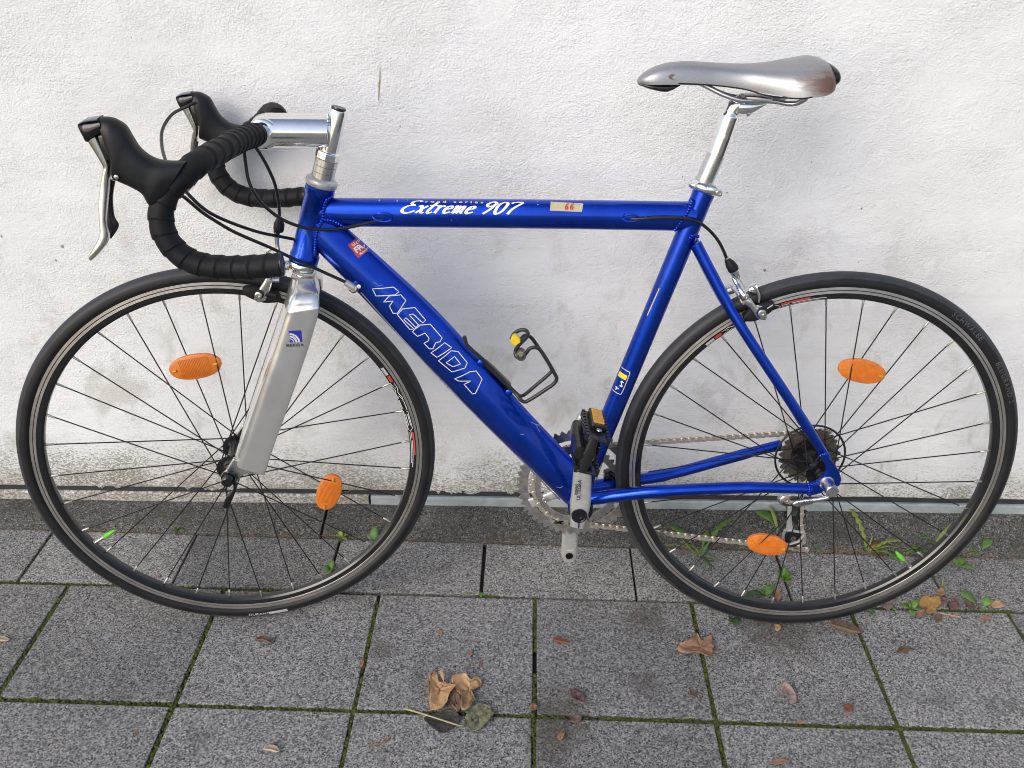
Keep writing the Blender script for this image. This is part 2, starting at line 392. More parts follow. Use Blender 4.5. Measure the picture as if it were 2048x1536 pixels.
def text_geo(s, size=1., shear=0., bold=0., space=1.):
    cu = bpy.data.curves.new('lettering', 'FONT'); cu.body = s; cu.size = size; cu.shear = shear; cu.offset = bold; cu.space_character = space
    cu.align_x = 'CENTER'; cu.align_y = 'CENTER'; cu.resolution_u = 3
    o = bpy.data.objects.new('lettering', cu); me = bpy.data.meshes.new_from_object(o)
    vs = [v.co.copy() for v in me.vertices]; fs = [tuple(p.vertices) for p in me.polygons]
    bpy.data.objects.remove(o); bpy.data.curves.remove(cu); bpy.data.meshes.remove(me)
    return vs, fs
def mapped(vf, fn): return [V(fn(v[0], v[1])) for v in vf[0]], vf[1]
def stroke2d(pts, wd, closed=False, n=5, pen=None):
    """flat stroke of width wd round a 2-D polyline; pen(angle) scales the width"""
    P = spline([(x, y, 0) for x, y in pts], n, closed) if n > 1 else [Vector((x, y, 0)) for x, y in pts]
    m = len(P); vs, fs = [], []
    for i in range(m):
        a = P[(i - 1) % m] if closed else P[max(0, i - 1)]; b = P[(i + 1) % m] if closed else P[min(m - 1, i + 1)]
        d = b - a
        if d.length < 1e-9: d = Vector((1, 0, 0))
        d.normalize(); nn = Vector((-d.y, d.x, 0)); k = wd / 2 * (pen(math.atan2(d.y, d.x)) if pen else 1.)
        vs += [P[i] + nn * k, P[i] - nn * k]
    for i in range(m if closed else m - 1):
        j = (i + 1) % m; fs.append((2 * i, 2 * i + 1, 2 * j + 1, 2 * j))
    return vs, fs
def solid(o, th):
    s_ = o.modifiers.new('thickness', 'SOLIDIFY'); s_.thickness = th; s_.offset = 0; return o

# ------------------------------------------------------------------ the setting: ground, pavement, kerb, house wall
WALL_Y = 1.530
def foot(x): return .046 + .017 * x                        # the wall's lower edge climbs a little to the right
g = mk('ground', ([(-60, -60, -.030), (60, -60, -.030), (60, 1.6, -.030), (-60, 1.6, -.030)], [(0, 1, 2, 3)]), 'soil'); tag(g, kind='structure')
X0, SX, Y2, SY = -0.8656, 0.2990, 1.2858, 0.2759
pav = empty('pavement'); tag(pav, kind='structure')
def tile_mesh(nm, w_, d_, mat, hgt=.05):
    bm = bmesh.new(); bmesh.ops.create_cube(bm, size=1)
    for v in bm.verts: v.co = Vector((v.co.x * w_, v.co.y * d_, (v.co.z - .5) * hgt))
    top = [e for e in bm.edges if all(v.co.z > -.001 for v in e.verts)]
    ver = [e for e in bm.edges if abs(e.verts[0].co.z - e.verts[1].co.z) > .01]
    bmesh.ops.bevel(bm, geom=top + ver, offset=.0022, segments=2, affect='EDGES', profile=.6)
    me = bpy.data.meshes.new(nm); bm.to_mesh(me); bm.free(); me.materials.append(M[mat]); return me
tm = tile_mesh('tile', SX - .0075, SY - .0085, 'concrete_tile'); tm2 = tile_mesh('tile', SX - .0055, .1500, 'concrete_tile')
rt = random.Random(3)
def lay(me, x, y):
    o = bpy.data.objects.new('tile', me); link(o, pav)
    o.location = (x + rt.uniform(-.0012, .0012), y + rt.uniform(-.001, .001), rt.uniform(-.0012, .0006))
    o.rotation_euler = (rt.uniform(-.0022, .0022), rt.uniform(-.0022, .0022), rt.uniform(-.0025, .0025)); return o
ROWS = []
for j in range(8):
    for i in range(-5, 11): lay(tm, X0 + (i + .5) * SX, Y2 - (j + .5) * SY)
for i in range(-5, 11): lay(tm2, -0.0718 + (i + .5) * SX, Y2 + .0790)
far = mk('pavement', ([(-60, -60, -.004), (60, -60, -.004), (60, Y2 - 8 * SY, -.004), (-60, Y2 - 8 * SY, -.004)], [(0, 1, 2, 3)]), 'concrete_tile'); tag(far, kind='structure')

# moss standing in the joints: countless tufts, one mesh
rm = random.Random(11); mv, mf = [], []
def tuft(x, y, z, r):
    k = len(mv); n = 6
    for ring, (rr, h) in enumerate(((1., 0.), (.75, .55))):
        for i in range(n):
            a = 2 * math.pi * (i + .5 * ring) / n; q = r * rr * rm.uniform(.75, 1.2)
            mv.append((x + q * math.cos(a), y + q * math.sin(a), z + r * h * rm.uniform(.7, 1.2)))
    mv.append((x, y, z + r * .85))
    for i in range(n):
        mf.append((k + i, k + (i + 1) % n, k + n + (i + 1) % n, k + n + i)); mf.append((k + n + i, k + n + (i + 1) % n, k + 2 * n))
def moss_line(p, q, width, dens, z=-.0060, rmax=.0044):
    p, q = Vector(p), Vector(q); L = (q - p).length; d = (q - p) / L; nn = Vector((-d.y, d.x))
    s = 0.
    while s < L:
        c = p + d * s; f = dens(c.x, c.y); nz = mnoise.noise((c.x * 9, c.y * 9, .3)) * .5 + .5
        if f > nz:
            for _ in range(2):
                o = c + nn * rm.uniform(-width, width) + d * rm.uniform(-.002, .002); tuft(o.x, o.y, z + rm.uniform(-.001, .0030), rm.uniform(.0018, rmax))
        s += .0026
def dens_row(x, y): return .95
for j in range(0, 4):
    yy = Y2 - j * SY
    moss_line((-1.7, yy), (1.7, yy), .0048, (lambda x, y, j=j: (.9 if x < -.42 else .38) if j == 0 else (.93 if x > -.95 else .62)))
for i in range(-3, 8):
    xx = X0 + i * SX
    moss_line((xx, Y2 - 3.2 * SY), (xx, Y2 + .004), .0040, (lambda x, y, i=i: .8 if i <= 1 or i >= 4 else (.55 if y > .98 else .8)))
for i in range(-3, 8):
    xx = -0.0718 + i * SX
    moss_line((xx, Y2), (xx, Y2 + .155), .0025, (lambda x, y: .75 if x < -.7 else .12), z=-.010)
moss_line((-1.5, Y2 + .160), (1.5, Y2 + .160), .004, lambda x, y: .45, z=-.008)
mo = mk('moss', (mv, mf), 'moss', None, True, 80); tag(mo, 'moss filling the joints between the paving tiles', None, None, 'stuff')
js = mk('joint_soil', ([(-3, -1, -.0125), (3, -1, -.0125), (3, 1.452, -.0125), (-3, 1.452, -.0125)], [(0, 1, 2, 3)]), 'soil'); tag(js, kind='structure')

# grit washed up along the kerb
rg = random.Random(5); gv, gf = [], []
def pebble(x, y, z, r):
    k = len(gv); c = Vector((x, y, z + r * .4))
    for d in ((1, 0, 0), (-1, 0, 0), (0, 1, 0), (0, -1, 0), (0, 0, .7), (0, 0, -.7)): gv.append(tuple(c + Vector(d) * r * rg.uniform(.6, 1.15)))
    for a in (0, 1):
        for b in (2, 3):
            for e in (4, 5): gf.append((k + a, k + b, k + e))
for _ in range(2600):
    x = rg.uniform(-1.3, 1.35); pebble(x, Y2 + .157 + rg.gauss(0, .0032), rg.uniform(-.006, .001), rg.uniform(.0008, .0024))
for _ in range(500):
    pebble(rg.uniform(-1.3, 1.3), Y2 + rg.gauss(-.0, .0035), rg.uniform(-.005, .0), rg.uniform(.0007, .0018))
gr = mk('grit', (gv, gf), 'leaf_brown', None, False); tag(gr, 'brown grit and crumbs washed into the joint at the kerb', None, None, 'stuff')

# withered stalks and fibres caught along the kerb
rd_ = random.Random(31); dv, df = [], []
for _ in range(150):
    x = rd_.choice((rd_.uniform(-1.0, 1.1), rd_.uniform(.25, 1.1))); y = Y2 + .155 + rd_.gauss(0, .007); a = rd_.gauss(0, .7); L = rd_.uniform(.008, .040); bend = rd_.uniform(-.008, .008); k = len(dv); n = 6
    for i in range(n + 1):
        q = L * (i / n - .5); s_ = bend * (1 - (2 * i / n - 1) ** 2); px0 = x + q * math.cos(a) - s_ * math.sin(a); py0 = y + q * math.sin(a) + s_ * math.cos(a)
        pz0 = .0018 + .004 * abs(math.sin(i * .8 + L * 200)) + max(0, py0 - Y2 - .157) * .35
        for j in range(3): dv.append((px0 + .00055 * math.cos(2.1 * j), py0 + .00055 * math.sin(2.1 * j) * .6, pz0 + .0006 * math.sin(2.1 * j + .5)))
    for i in range(n):
        for j in range(3): df.append((k + i * 3 + j, k + i * 3 + (j + 1) % 3, k + (i + 1) * 3 + (j + 1) % 3, k + (i + 1) * 3 + j))
dg = mk('dead_grass', (dv, df), 'stem_dry', None, True, 80); tag(dg, 'withered brown stalks and fibres caught along the kerb joint', None, None, 'stuff')
# kerb stones: sloped faces, two butt joints in view
kerb = empty('kerb'); tag(kerb, kind='structure')
KX = [-2.25, -1.33, -0.4123, 0.5837, 1.62, 2.5]
for a, b in zip(KX[:-1], KX[1:]):
    a += .0028; b -= .0028; n = 40; vs, fs = [], []
    for i in range(n + 1):
        x = a + (b - a) * i / n
        jt = lambda s, am: mnoise.noise((x * 14, s, .0)) * am
        for (yy, zz) in ((1.4405, -.03), (1.4410, -.004), (1.4440 + jt(1, .0016), .0045 + jt(2, .0012)), (1.462, .0105 + jt(3, .0015)),
                         (1.495, .0175 + .008 * x + jt(4, .002)), (1.520, foot(x) - .0165 + jt(5, .0012)), (1.560, foot(x) - .0155), (1.56, -.03)):
            vs.append((x, yy, zz))
    for i in range(n):
        for k in range(7): fs.append((i * 8 + k, i * 8 + k + 1, (i + 1) * 8 + k + 1, (i + 1) * 8 + k))
    fs.append(tuple(range(8))); fs.append(tuple(n * 8 + k for k in range(7, -1, -1)))
    mk('kerb_stone', (vs, fs), 'concrete_kerb', kerb, True, 50)

# house wall: plaster face above, dark recessed strip and a mortar fillet at its foot
wall = empty('house_wall', (0, WALL_Y, 0)); tag(wall, 'white painted rough plaster house wall behind the bicycle, dirty along its foot', 'wall')
def wz(z): return z
n = 160; vs, fs = [], []
for i in range(n + 1):
    x = -6 + 12 * i / n; e = mnoise.noise((x * 23, 2, 0)) * .0022 + mnoise.noise((x * 6, 5, 0)) * .002
    f = foot(max(-1.6, min(1.6, x))) + .0165 + e
    for yy, zz in ((.02, f), (0.004, f), (0., f + .004), (0., .6), (0., 3.4), (.3, 3.4)): vs.append((x, yy, zz))
for i in range(n):
    for k in range(5): fs.append((i * 6 + k, i * 6 + k + 1, (i + 1) * 6 + k + 1, (i + 1) * 6 + k))
mk('plaster_face', (vs, fs), 'white_plaster', wall, True, 30)
def strip(nm, mat, y0, z0, z1, x0, x1, rag=0., lip=.003):
    n = 90; vs, fs = [], []
    for i in range(n + 1):
        x = x0 + (x1 - x0) * i / n; fo = foot(max(-1.6, min(1.6, x)))
        r_ = mnoise.noise((x * 31, 7, z0 * 50)) * rag
        for yy, zz in ((.03, fo + z0), (y0, fo + z0), (y0, fo + z1 - lip + r_), (y0 + lip, fo + z1 + r_), (.03, fo + z1 + r_)): vs.append((x, yy, zz))
    for i in range(n):
        for k in range(4): fs.append((i * 5 + k, i * 5 + k + 1, (i + 1) * 5 + k + 1, (i + 1) * 5 + k))
    mk(nm, (vs, fs), mat, wall, True, 30)
strip('recessed_strip', 'strip_dark', .0045, -.004, .0205, -3, 3)
strip('mortar_fillet', 'mortar_strip', -.0035, -.020, .004, -.32, 3, .0006)
strip('mortar_fillet', 'white_plaster', -.0025, -.020, .0045, -3, -.325, .0016)
# flakes of wall paint run down over the dark strip
rp = random.Random(21)
for k in range(16):
    x = rp.choice((rp.uniform(-.95, -.35), rp.uniform(-.22, .12))); fo = foot(x); L = rp.uniform(.008, .05); n = 9
    top = [(x + L * i / n, .0034, fo + .0180 + rp.uniform(0, .002)) for i in range(n + 1)]
    bot = [(x + L * i / n, .0034, fo + .0155 - rp.uniform(.0, .008) * math.sin(math.pi * i / n)) for i in range(n + 1)]
    solid(mk('paint_flake', (top + bot, [(i, i + 1, n + 2 + i, n + 1 + i) for i in range(n)]), 'white_plaster', wall, True), .0012)
# the scar where the plaster has come away, and a few dark pits
def pit(poly, nm='plaster_scar'): mk(nm, prism([(x - 0, -.0006, z) for x, z in poly], (0, 1, 0), 0, .004), 'decal_scar', wall, False)
simple('decal_scar', (.33, .27, .22), .9, var=.5, nsc=300, bump=.6, bsc=300)
pit([(-0.2562, 0.8701), (-0.2545, 0.8847), (-0.2543, 0.8960), (-0.2516, 0.9064), (-0.2502, 0.9231), (-0.2494, 0.9231), (-0.2501, 0.9041), (-0.2517, 0.8905), (-0.2539, 0.8742), (-0.2554, 0.8685)])
rq = random.Random(9)
def speck(u, s):
    x, z = u; n = 6; pit([(x + s * rq.uniform(.5, 1.2) * math.cos(2 * math.pi * i / n), z + s * rq.uniform(.5, 1.5) * math.sin(2 * math.pi * i / n)) for i in range(n)], 'plaster_pit')
for u, s in (((-0.8513, 0.5950), .0035), ((-0.8698, 0.5680), .0024), ((-0.9591, 0.6125), .0025), ((0.4313, 0.5830), .003), ((0.5973, 0.6030), .0014), ((0.5816, 0.7029), .0018),
             ((0.0338, 0.7398), .0012), ((-0.0450, 0.7903), .001), ((-0.6520, 0.9607), .001), ((-0.6359, 0.9594), .0008), ((-0.7615, 0.7117), .0012), ((-0.7689, 0.5257), .0012),
             ((-0.7110, 0.5584), .0010), ((-0.8664, 0.7009), .001), ((0.3439, 0.7259), .0016), ((0.2638, 0.7524), .0014), ((0.2679, 0.7463), .001), ((-0.2214, 0.8279), .0012),
             ((0.4800, 0.7828), .0012), ((0.6896, 0.6846), .001), ((0.8054, 0.6315), .0012), ((0.0629, 0.8746), .001)): speck(u, s)

# ------------------------------------------------------------------ the bicycle (own axes: x to the rear, y towards the wall, z up its plane; origin under the rear wheel)
bike = empty('road_bicycle'); bike.matrix_world = Matrix(((0.999581, -0.028812, -0.002927, 0.499742), (0.028960, 0.994462, 0.101025, 1.241156), (0.000000, -0.101068, 0.994880, 0.000000), (0.000000, 0.000000, 0.000000, 1.000000)))
tag(bike, 'blue and silver road racing bicycle with drop handlebars leaning against the white wall', 'bicycle')
LAT = Vector((0, 1, 0))
SXV, SYV, SZV, SO = Vector((0.9917, 0.1279, 0.0130)), Vector((-0.1283, 0.9911, 0.0366)), Vector((-0.0082, -0.0380, 0.9992)), Vector((-0.9837, 0.0073, 0.0007))     # axes of the steered front
def part(name, vf, mat, parent=None, **kw): return mk(name, vf, mat, bike if parent is None else parent, **kw)

# ---- frame
def on(a, b, t): return V(a).lerp(V(b), t)
ht0, ht1 = V((-0.8080, 0.0000, 0.7998)), V((-0.8429, -0.0000, 0.6839))
ax = (ht1 - ht0).normalized()
fr = part('frame', lathe(ht0, ax, [(0, .0205), (.001, .0222), (.012, .0222), (.0135, .0206), ((ht1 - ht0).length - .014, .0206), ((ht1 - ht0).length - .012, .0224), ((ht1 - ht0).length - .001, .0224), ((ht1 - ht0).length, .021)], 32), 'blue_paint', ang=50)
tt0, tt1 = V((-0.8233, 0.0000, 0.7605)), V((-0.2446, 0.0000, 0.7630))
TT = part('top_tube', ribbon([V((-0.8194, -0.0000, 0.7817)), V((-0.6909, 0.0000, 0.7828)), V((-0.4662, -0.0000, 0.7842)), V((-0.2467, 0.0000, 0.7843))], [V((-0.8256, 0.0000, 0.7390)), V((-0.6924, -0.0000, 0.7397)), V((-0.4647, 0.0000, 0.7403)), V((-0.2476, 0.0000, 0.7399))], [.0185] * 4, LAT, 32, 2.15), 'blue_paint', fr)
# down tube: a deep tube, drawn between its upper and lower outline
dtop = [(-0.8109, 0.0000, 0.7750), (-0.7694, 0.0000, 0.7328), (-0.7101, 0.0000, 0.6770), (-0.6404, 0.0000, 0.6068), (-0.5708, 0.0000, 0.5256), (-0.4970, 0.0000, 0.4367), (-0.4140, 0.0000, 0.3412), (-0.3918, 0.0000, 0.3052)]
dbot = [(-0.8348, 0.0000, 0.7187), (-0.8165, -0.0000, 0.6974), (-0.7698, -0.0000, 0.6446), (-0.6987, 0.0000, 0.5620), (-0.6361, 0.0000, 0.4911), (-0.5707, -0.0000, 0.4172), (-0.4764, -0.0000, 0.3160), (-0.4225, 0.0000, 0.2567)]
# section with a broad upper flank tilted to the sky and a rounded belly
_h = [(1., -.12), (.86, -.50), (.46, -.80), (.05, -1.0), (-.45, -1.0), (-.84, -.66), (-1., -.15)]
DSEC = [(q.x, q.y) for q in spline([(a_, b_, 0) for a_, b_ in _h] + [(a_, -b_, 0) for a_, b_ in reversed(_h)], 4, True)]
DT = part('down_tube', ribbon(dtop, dbot, [.019, .021, .0225, .0235, .0235, .0235, .023, .022], LAT, 40, 2.35, 6, None, DSEC), 'blue_paint', fr)
st0, st1 = V((-0.2334, -0.0000, 0.8081)), V((-0.3998, 0.0000, 0.2731))
part('seat_tube', lathe(st0, st1 - st0, [(0, .0158), (.001, .0172), (.010, .0172), (.02, .0166), ((st1 - st0).length, .0166)], 32), 'blue_paint', fr, ang=50)
BB = Vector((-.3985, 0, .2655))
part('bottom_bracket_shell', lathe(BB - LAT * .037, LAT, [(0, .0195), (.002, .0215), (.072, .0215), (.074, .0195)], 32), 'blue_paint', fr, ang=50)
part('bottom_bracket_cup', lathe(BB - LAT * .047, LAT, [(0, .0185), (.001, .0200), (.010, .0200)], 32), 'black_plastic', ang=50)
part('bottom_bracket_cup', lathe(BB + LAT * .037, LAT, [(0, .0200), (.009, .0200), (.010, .0185)], 32), 'black_plastic', ang=50)
NS = [(-0.2439, -0.0130, 0.7236), (-0.1970, -0.0300, 0.6463), (-0.1576, -0.0460, 0.5889), (-0.1018, -0.0580, 0.5145), (-0.0433, -0.0630, 0.4358), (-0.0069, -0.0630, 0.3843)]
part('seat_stay', tube(spline(NS, 8), [.0092] * 9 + [.0082] * 24 + [.0074] * 8, 16), 'blue_paint', fr)
FS = [Vector((p[0], -p[1], p[2])) for p in NS]
part('seat_stay', tube(spline(FS, 8), .0082, 16), 'blue_paint', fr)
part('stay_bridge', cyl(on(NS[1], NS[2], .45), on(FS[1], FS[2], .45), .0075), 'blue_paint', fr)
NC = [(-0.3992, -0.0260, 0.2761), (-0.3708, -0.0360, 0.2865), (-0.3164, -0.0460, 0.3021), (-0.2532, -0.0540, 0.3136), (-0.1715, -0.0580, 0.3213), (-0.1067, -0.0620, 0.3260), (-0.0227, -0.0640, 0.3258)]
part('chain_stay', tube(spline(NC, 6), [.0105] * 6 + [.0112] * 12 + [.0098] * 12 + [.0090] * 7, 18), 'blue_paint', fr)
FC = [(-0.3950, 0.0260, 0.2697), (-0.3678, 0.0340, 0.2683), (-0.3033, 0.0430, 0.2756), (-0.2330, 0.0520, 0.2840), (-0.1424, 0.0580, 0.3098), (-0.0930, 0.0600, 0.3250), (-0.0393, 0.0620, 0.3407)]
part('chain_stay', tube(spline(FC, 6), [.0105] * 6 + [.0112] * 12 + [.0098] * 12 + [.0090] * 7, 18), 'blue_paint', fr)
DP = [(1643, 915), (1654, 910), (1664, 921), (1677, 941), (1682, 956), (1679, 968), (1670, 974), (1652, 974), (1640, 984), (1620, 989), (1614, 987), (1613, 968), (1620, 966.5), (1632, 962), (1645, 953), (1651, 943), (1650, 930)]
DPN = [(-0.0142, -0.0630, 0.3842), (-0.0060, -0.0630, 0.3889), (0.0038, -0.0630, 0.3788), (0.0175, -0.0630, 0.3603), (0.0239, -0.0630, 0.3463), (0.0234, -0.0630, 0.3349), (0.0170, -0.0630, 0.3281), (0.0023, -0.0630, 0.3270), (-0.0063, -0.0630, 0.3182), (-0.0221, -0.0630, 0.3132), (-0.0274, -0.0630, 0.3151), (-0.0311, -0.0630, 0.3342), (-0.0256, -0.0630, 0.3357), (-0.0163, -0.0630, 0.3401), (-0.0070, -0.0630, 0.3487), (-0.0035, -0.0630, 0.3582), (-0.0063, -0.0630, 0.3703)]
part('dropout', prism(DPN, LAT, -.0035, .0035), 'blue_paint', fr, bevel=.0015, smooth=False)
part('dropout', prism([Vector((p[0], -p[1], p[2])) for p in DPN], LAT, -.0035, .0035), 'blue_paint', fr, bevel=.0015, smooth=False)
def weld(pts, r, amp=.0011, pitch=.0042, lift=None):
    p = spline(pts, 10); L = 0; S = [0]
    for a, b in zip(p[:-1], p[1:]): L += (b - a).length; S.append(L)
    q = []; k = int(L / pitch * 6); j = 0
    for i in range(k + 1):
        s = L * i / k
        while j < len(S) - 2 and S[j + 1] < s: j += 1
        q.append(p[j].lerp(p[j + 1], (s - S[j]) / max(1e-9, S[j + 1] - S[j])))
    return tube(q, [r + amp * abs(math.sin(math.pi * i / 6)) for i in range(k + 1)], 10)
part('weld_bead', weld([(-0.7917, -0.0075, 0.7860), (-0.7985, -0.0165, 0.7812), (-0.8028, -0.0185, 0.7682), (-0.8044, -0.0185, 0.7562), (-0.8096, -0.0185, 0.7455), (-0.8149, -0.0190, 0.7333), (-0.8182, -0.0190, 0.7179), (-0.8203, -0.0170, 0.7049), (-0.8239, -0.0080, 0.6913)], .0021), 'blue_paint', fr)
part('weld_bead', weld([(-0.8031, -0.0185, 0.7532), (-0.7927, -0.0185, 0.7525), (-0.7828, -0.0175, 0.7479), (-0.7713, -0.0130, 0.7393)], .0021), 'blue_paint', fr)
part('weld_bead', weld([(-0.2577, -0.0080, 0.7894), (-0.2566, -0.0155, 0.7866), (-0.2614, -0.0170, 0.7719), (-0.2690, -0.0165, 0.7580), (-0.2771, -0.0105, 0.7426)], .0019), 'blue_paint', fr)
part('weld_bead', weld([(-0.2554, -0.0175, 0.7317), (-0.2482, -0.0165, 0.7377), (-0.2397, -0.0100, 0.7330)], .0019), 'blue_paint', fr)
part('weld_bead', weld([(-0.0212, -0.0715, 0.3906), (-0.0159, -0.0745, 0.3969), (-0.0072, -0.0715, 0.3945)], .0018), 'blue_paint', fr)
part('weld_bead', weld([(-0.0301, -0.0680, 0.3391), (-0.0285, -0.0725, 0.3304), (-0.0266, -0.0680, 0.3162)], .0018), 'blue_paint', fr)
part('cable_stop', tube(spline([(-0.7306, -0.0180, 0.7601), (-0.7225, -0.0215, 0.7652), (-0.7113, -0.0225, 0.7652), (-0.7021, -0.0205, 0.7604), (-0.7047, -0.0195, 0.7541), (-0.7159, -0.0195, 0.7524), (-0.7269, -0.0195, 0.7552), (-0.7306, -0.0180, 0.7601)], 5), .0016, 8), 'blue_paint', fr)
part('cable_stop', tube(spline([(-0.3594, -0.0180, 0.7624), (-0.3535, -0.0215, 0.7679), (-0.3418, -0.0225, 0.7683), (-0.3344, -0.0205, 0.7634), (-0.3392, -0.0195, 0.7585), (-0.3511, -0.0195, 0.7584), (-0.3594, -0.0180, 0.7624)], 5), .0016, 8), 'blue_paint', fr)
part('downtube_boss', lathe((-0.7623, -0.0120, 0.6486), (-.15, -1, .1), [(0, .0085), (.014, .0080), (.0165, .006), (.017, .003)], 20), 'satin_alloy', fr)
part('boss_bolt', lathe((-0.7545, -0.0310, 0.6542), (-.15, -1, .1), [(0, .0032), (.001, .0032), (.0011, .0016)], 12), 'steel', fr)
part('cable_adjuster', cyl((-0.7748, -0.0300, 0.6607), (-0.7624, -0.0300, 0.6521), .0052, 14), 'painted_silver', fr)
part('lower_cable', tube(spline([(-0.7525, -0.0280, 0.6436), (-0.6967, -0.0170, 0.5686), (-0.6153, -0.0120, 0.4700), (-0.5028, -0.0100, 0.3457), (-0.4320, -0.0080, 0.2645)], 5), .0009, 6), 'steel', fr)

# ---- lettering and stickers on the frame
from mathutils.bvhtree import BVHTree
def near_face(o):
    """returns a function that lays points on the near side of a tube"""
    me = o.data; tree = BVHTree.FromPolygons([v.co.copy() for v in me.vertices], [tuple(p.vertices) for p in me.polygons])
    def fn(vs, eps=.0006):
        out = []
        for p in vs:
            q = V(p); h = tree.ray_cast(Vector((q.x, -.2, q.z)), LAT)
            if h[0] is None: h = tree.find_nearest(q)
            out.append(Vector((h[0].x, h[0].y - eps, h[0].z)))
        return out
    return fn
on_dt = near_face(DT); on_tt = near_face(TT)
def densify(q, closed, step=.0035):
    out = []
    for i in range(len(q) if closed else len(q) - 1):
        a, b = q[i], q[(i + 1) % len(q)]; k = max(1, int(math.hypot(b[0] - a[0], b[1] - a[1]) / step))
        out += [(a[0] + (b[0] - a[0]) * j / k, a[1] + (b[1] - a[1]) * j / k) for j in range(k)]
    return out if closed else out + [q[-1]]
def stroke3(pts, wd, closed, n=4, fn=None, pen=None):
    q = densify([(p[0], p[2]) for p in pts], closed); v, f = stroke2d(q, wd, closed, n, pen)
    return [Vector((a.x, 0, a.y)) for a in v], f
def paste(name, vf, mat, fn, parent=fr): return part(name, (fn(vf[0]), vf[1]), mat, parent, smooth=False)
# points below were measured on the near face, so they are given at its own offset
def LP(*pts): return [V(p) for p in pts]
outl = [LP((-0.7353, -0.0235, 0.6484), (-0.7038, -0.0235, 0.6496), (-0.6956, -0.0235, 0.6421), (-0.7012, -0.0235, 0.6380), (-0.7304, -0.0235, 0.6371)),
        LP((-0.7097, -0.0235, 0.6370), (-0.6927, -0.0235, 0.6373), (-0.6853, -0.0235, 0.6284), (-0.6984, -0.0235, 0.6094), (-0.7054, -0.0235, 0.6093), (-0.7103, -0.0235, 0.6207), (-0.7046, -0.0235, 0.6290), (-0.7193, -0.0235, 0.6272)),
        LP((-0.6985, -0.0235, 0.6070), (-0.6904, -0.0235, 0.6161), (-0.6718, -0.0235, 0.6168), (-0.6553, -0.0235, 0.5964), (-0.6600, -0.0235, 0.5926), (-0.6744, -0.0235, 0.6073), (-0.6806, -0.0235, 0.6064), (-0.6648, -0.0235, 0.5884), (-0.6696, -0.0235, 0.5849), (-0.6854, -0.0235, 0.6022), (-0.6887, -0.0235, 0.5988), (-0.6735, -0.0235, 0.5841), (-0.6798, -0.0235, 0.5827)),
        LP((-0.6760, -0.0235, 0.5790), (-0.6671, -0.0235, 0.5896), (-0.6484, -0.0235, 0.5898), (-0.6300, -0.0235, 0.5670), (-0.6333, -0.0235, 0.5619), (-0.6404, -0.0235, 0.5601), (-0.6445, -0.0235, 0.5507), (-0.6500, -0.0235, 0.5506), (-0.6585, -0.0235, 0.5599), (-0.6513, -0.0235, 0.5642), (-0.6504, -0.0235, 0.5684), (-0.6565, -0.0235, 0.5768), (-0.6684, -0.0235, 0.5715)),
        LP((-0.6478, -0.0235, 0.5438), (-0.6262, -0.0235, 0.5594), (-0.6153, -0.0235, 0.5507), (-0.6385, -0.0235, 0.5362)),
        LP((-0.6362, -0.0235, 0.5302), (-0.6161, -0.0235, 0.5460), (-0.6051, -0.0235, 0.5435), (-0.5909, -0.0235, 0.5248), (-0.5941, -0.0235, 0.5169), (-0.6150, -0.0235, 0.5114)),
        LP((-0.6243, -0.0235, 0.5269), (-0.6107, -0.0235, 0.5366), (-0.6013, -0.0235, 0.5238), (-0.6133, -0.0235, 0.5201)),
        LP((-0.6111, -0.0235, 0.4992), (-0.5862, -0.0235, 0.5101), (-0.5766, -0.0235, 0.5102), (-0.5670, -0.0235, 0.4963), (-0.5774, -0.0235, 0.4740), (-0.5823, -0.0235, 0.4730), (-0.5959, -0.0235, 0.4897), (-0.5846, -0.0235, 0.4952), (-0.6039, -0.0235, 0.4954))]
geo = join(*[stroke3(o, .00125, True, 1) for o in outl])
paste('maker_lettering', geo, 'decal_white', on_dt)
geo = stroke3([(-0.7628, -0.0140, 0.6331), (-0.6974, -0.0140, 0.5581), (-0.6192, -0.0140, 0.4690)], .0011, False, 8)
paste('pinstripe', geo, 'decal_white', on_dt)
def quad_grid(a, b, c, d, n=8, m=6):
    a, b, c, d = map(V, (a, b, c, d)); vs = []; fs = []
    for i in range(n + 1):
        for j in range(m + 1):
            u, v = i / n, j / m; vs.append(a.lerp(b, u).lerp(d.lerp(c, u), v))
    for i in range(n):
        for j in range(m): fs.append((i * (m + 1) + j, i * (m + 1) + j + 1, (i + 1) * (m + 1) + j + 1, (i + 1) * (m + 1) + j))
    return vs, fs
qa, qb, qc, qd = V((-0.7701, -0.0200, 0.7150)), V((-0.7550, -0.0120, 0.7254)), V((-0.7354, -0.0120, 0.7086)), V((-0.7555, -0.0200, 0.6950))
paste('shop_sticker', quad_grid(qa, qb, qc, qd, 10, 10), 'decal_rose', lambda vs: on_dt(vs, .0007))
def in_quad(vf, w_, h_, ox=0, oy=0): return [qd.lerp(qc, .5 + (v[0] + ox) / w_).lerp(qa.lerp(qb, .5 + (v[0] + ox) / w_), .5 + (v[1] + oy) / h_) for v in vf[0]], vf[1]
paste('sticker_lettering', in_quad(text_geo('FRA', 10, 0, .35), 20, 20, 1.2, -1.2), 'decal_white', lambda vs: on_dt(vs, .0011))
paste('sticker_lettering', in_quad(text_geo('fahrra', 5.4, 0, .06), 20, 20, 1.0, 6.2), 'decal_white', lambda vs: on_dt(vs, .0011))
paste('sticker_lettering', in_quad(text_geo('M\u00fclheim', 3.6, 0, .04), 20, 20, .5, -7.6), 'decal_white', lambda vs: on_dt(vs, .0011))

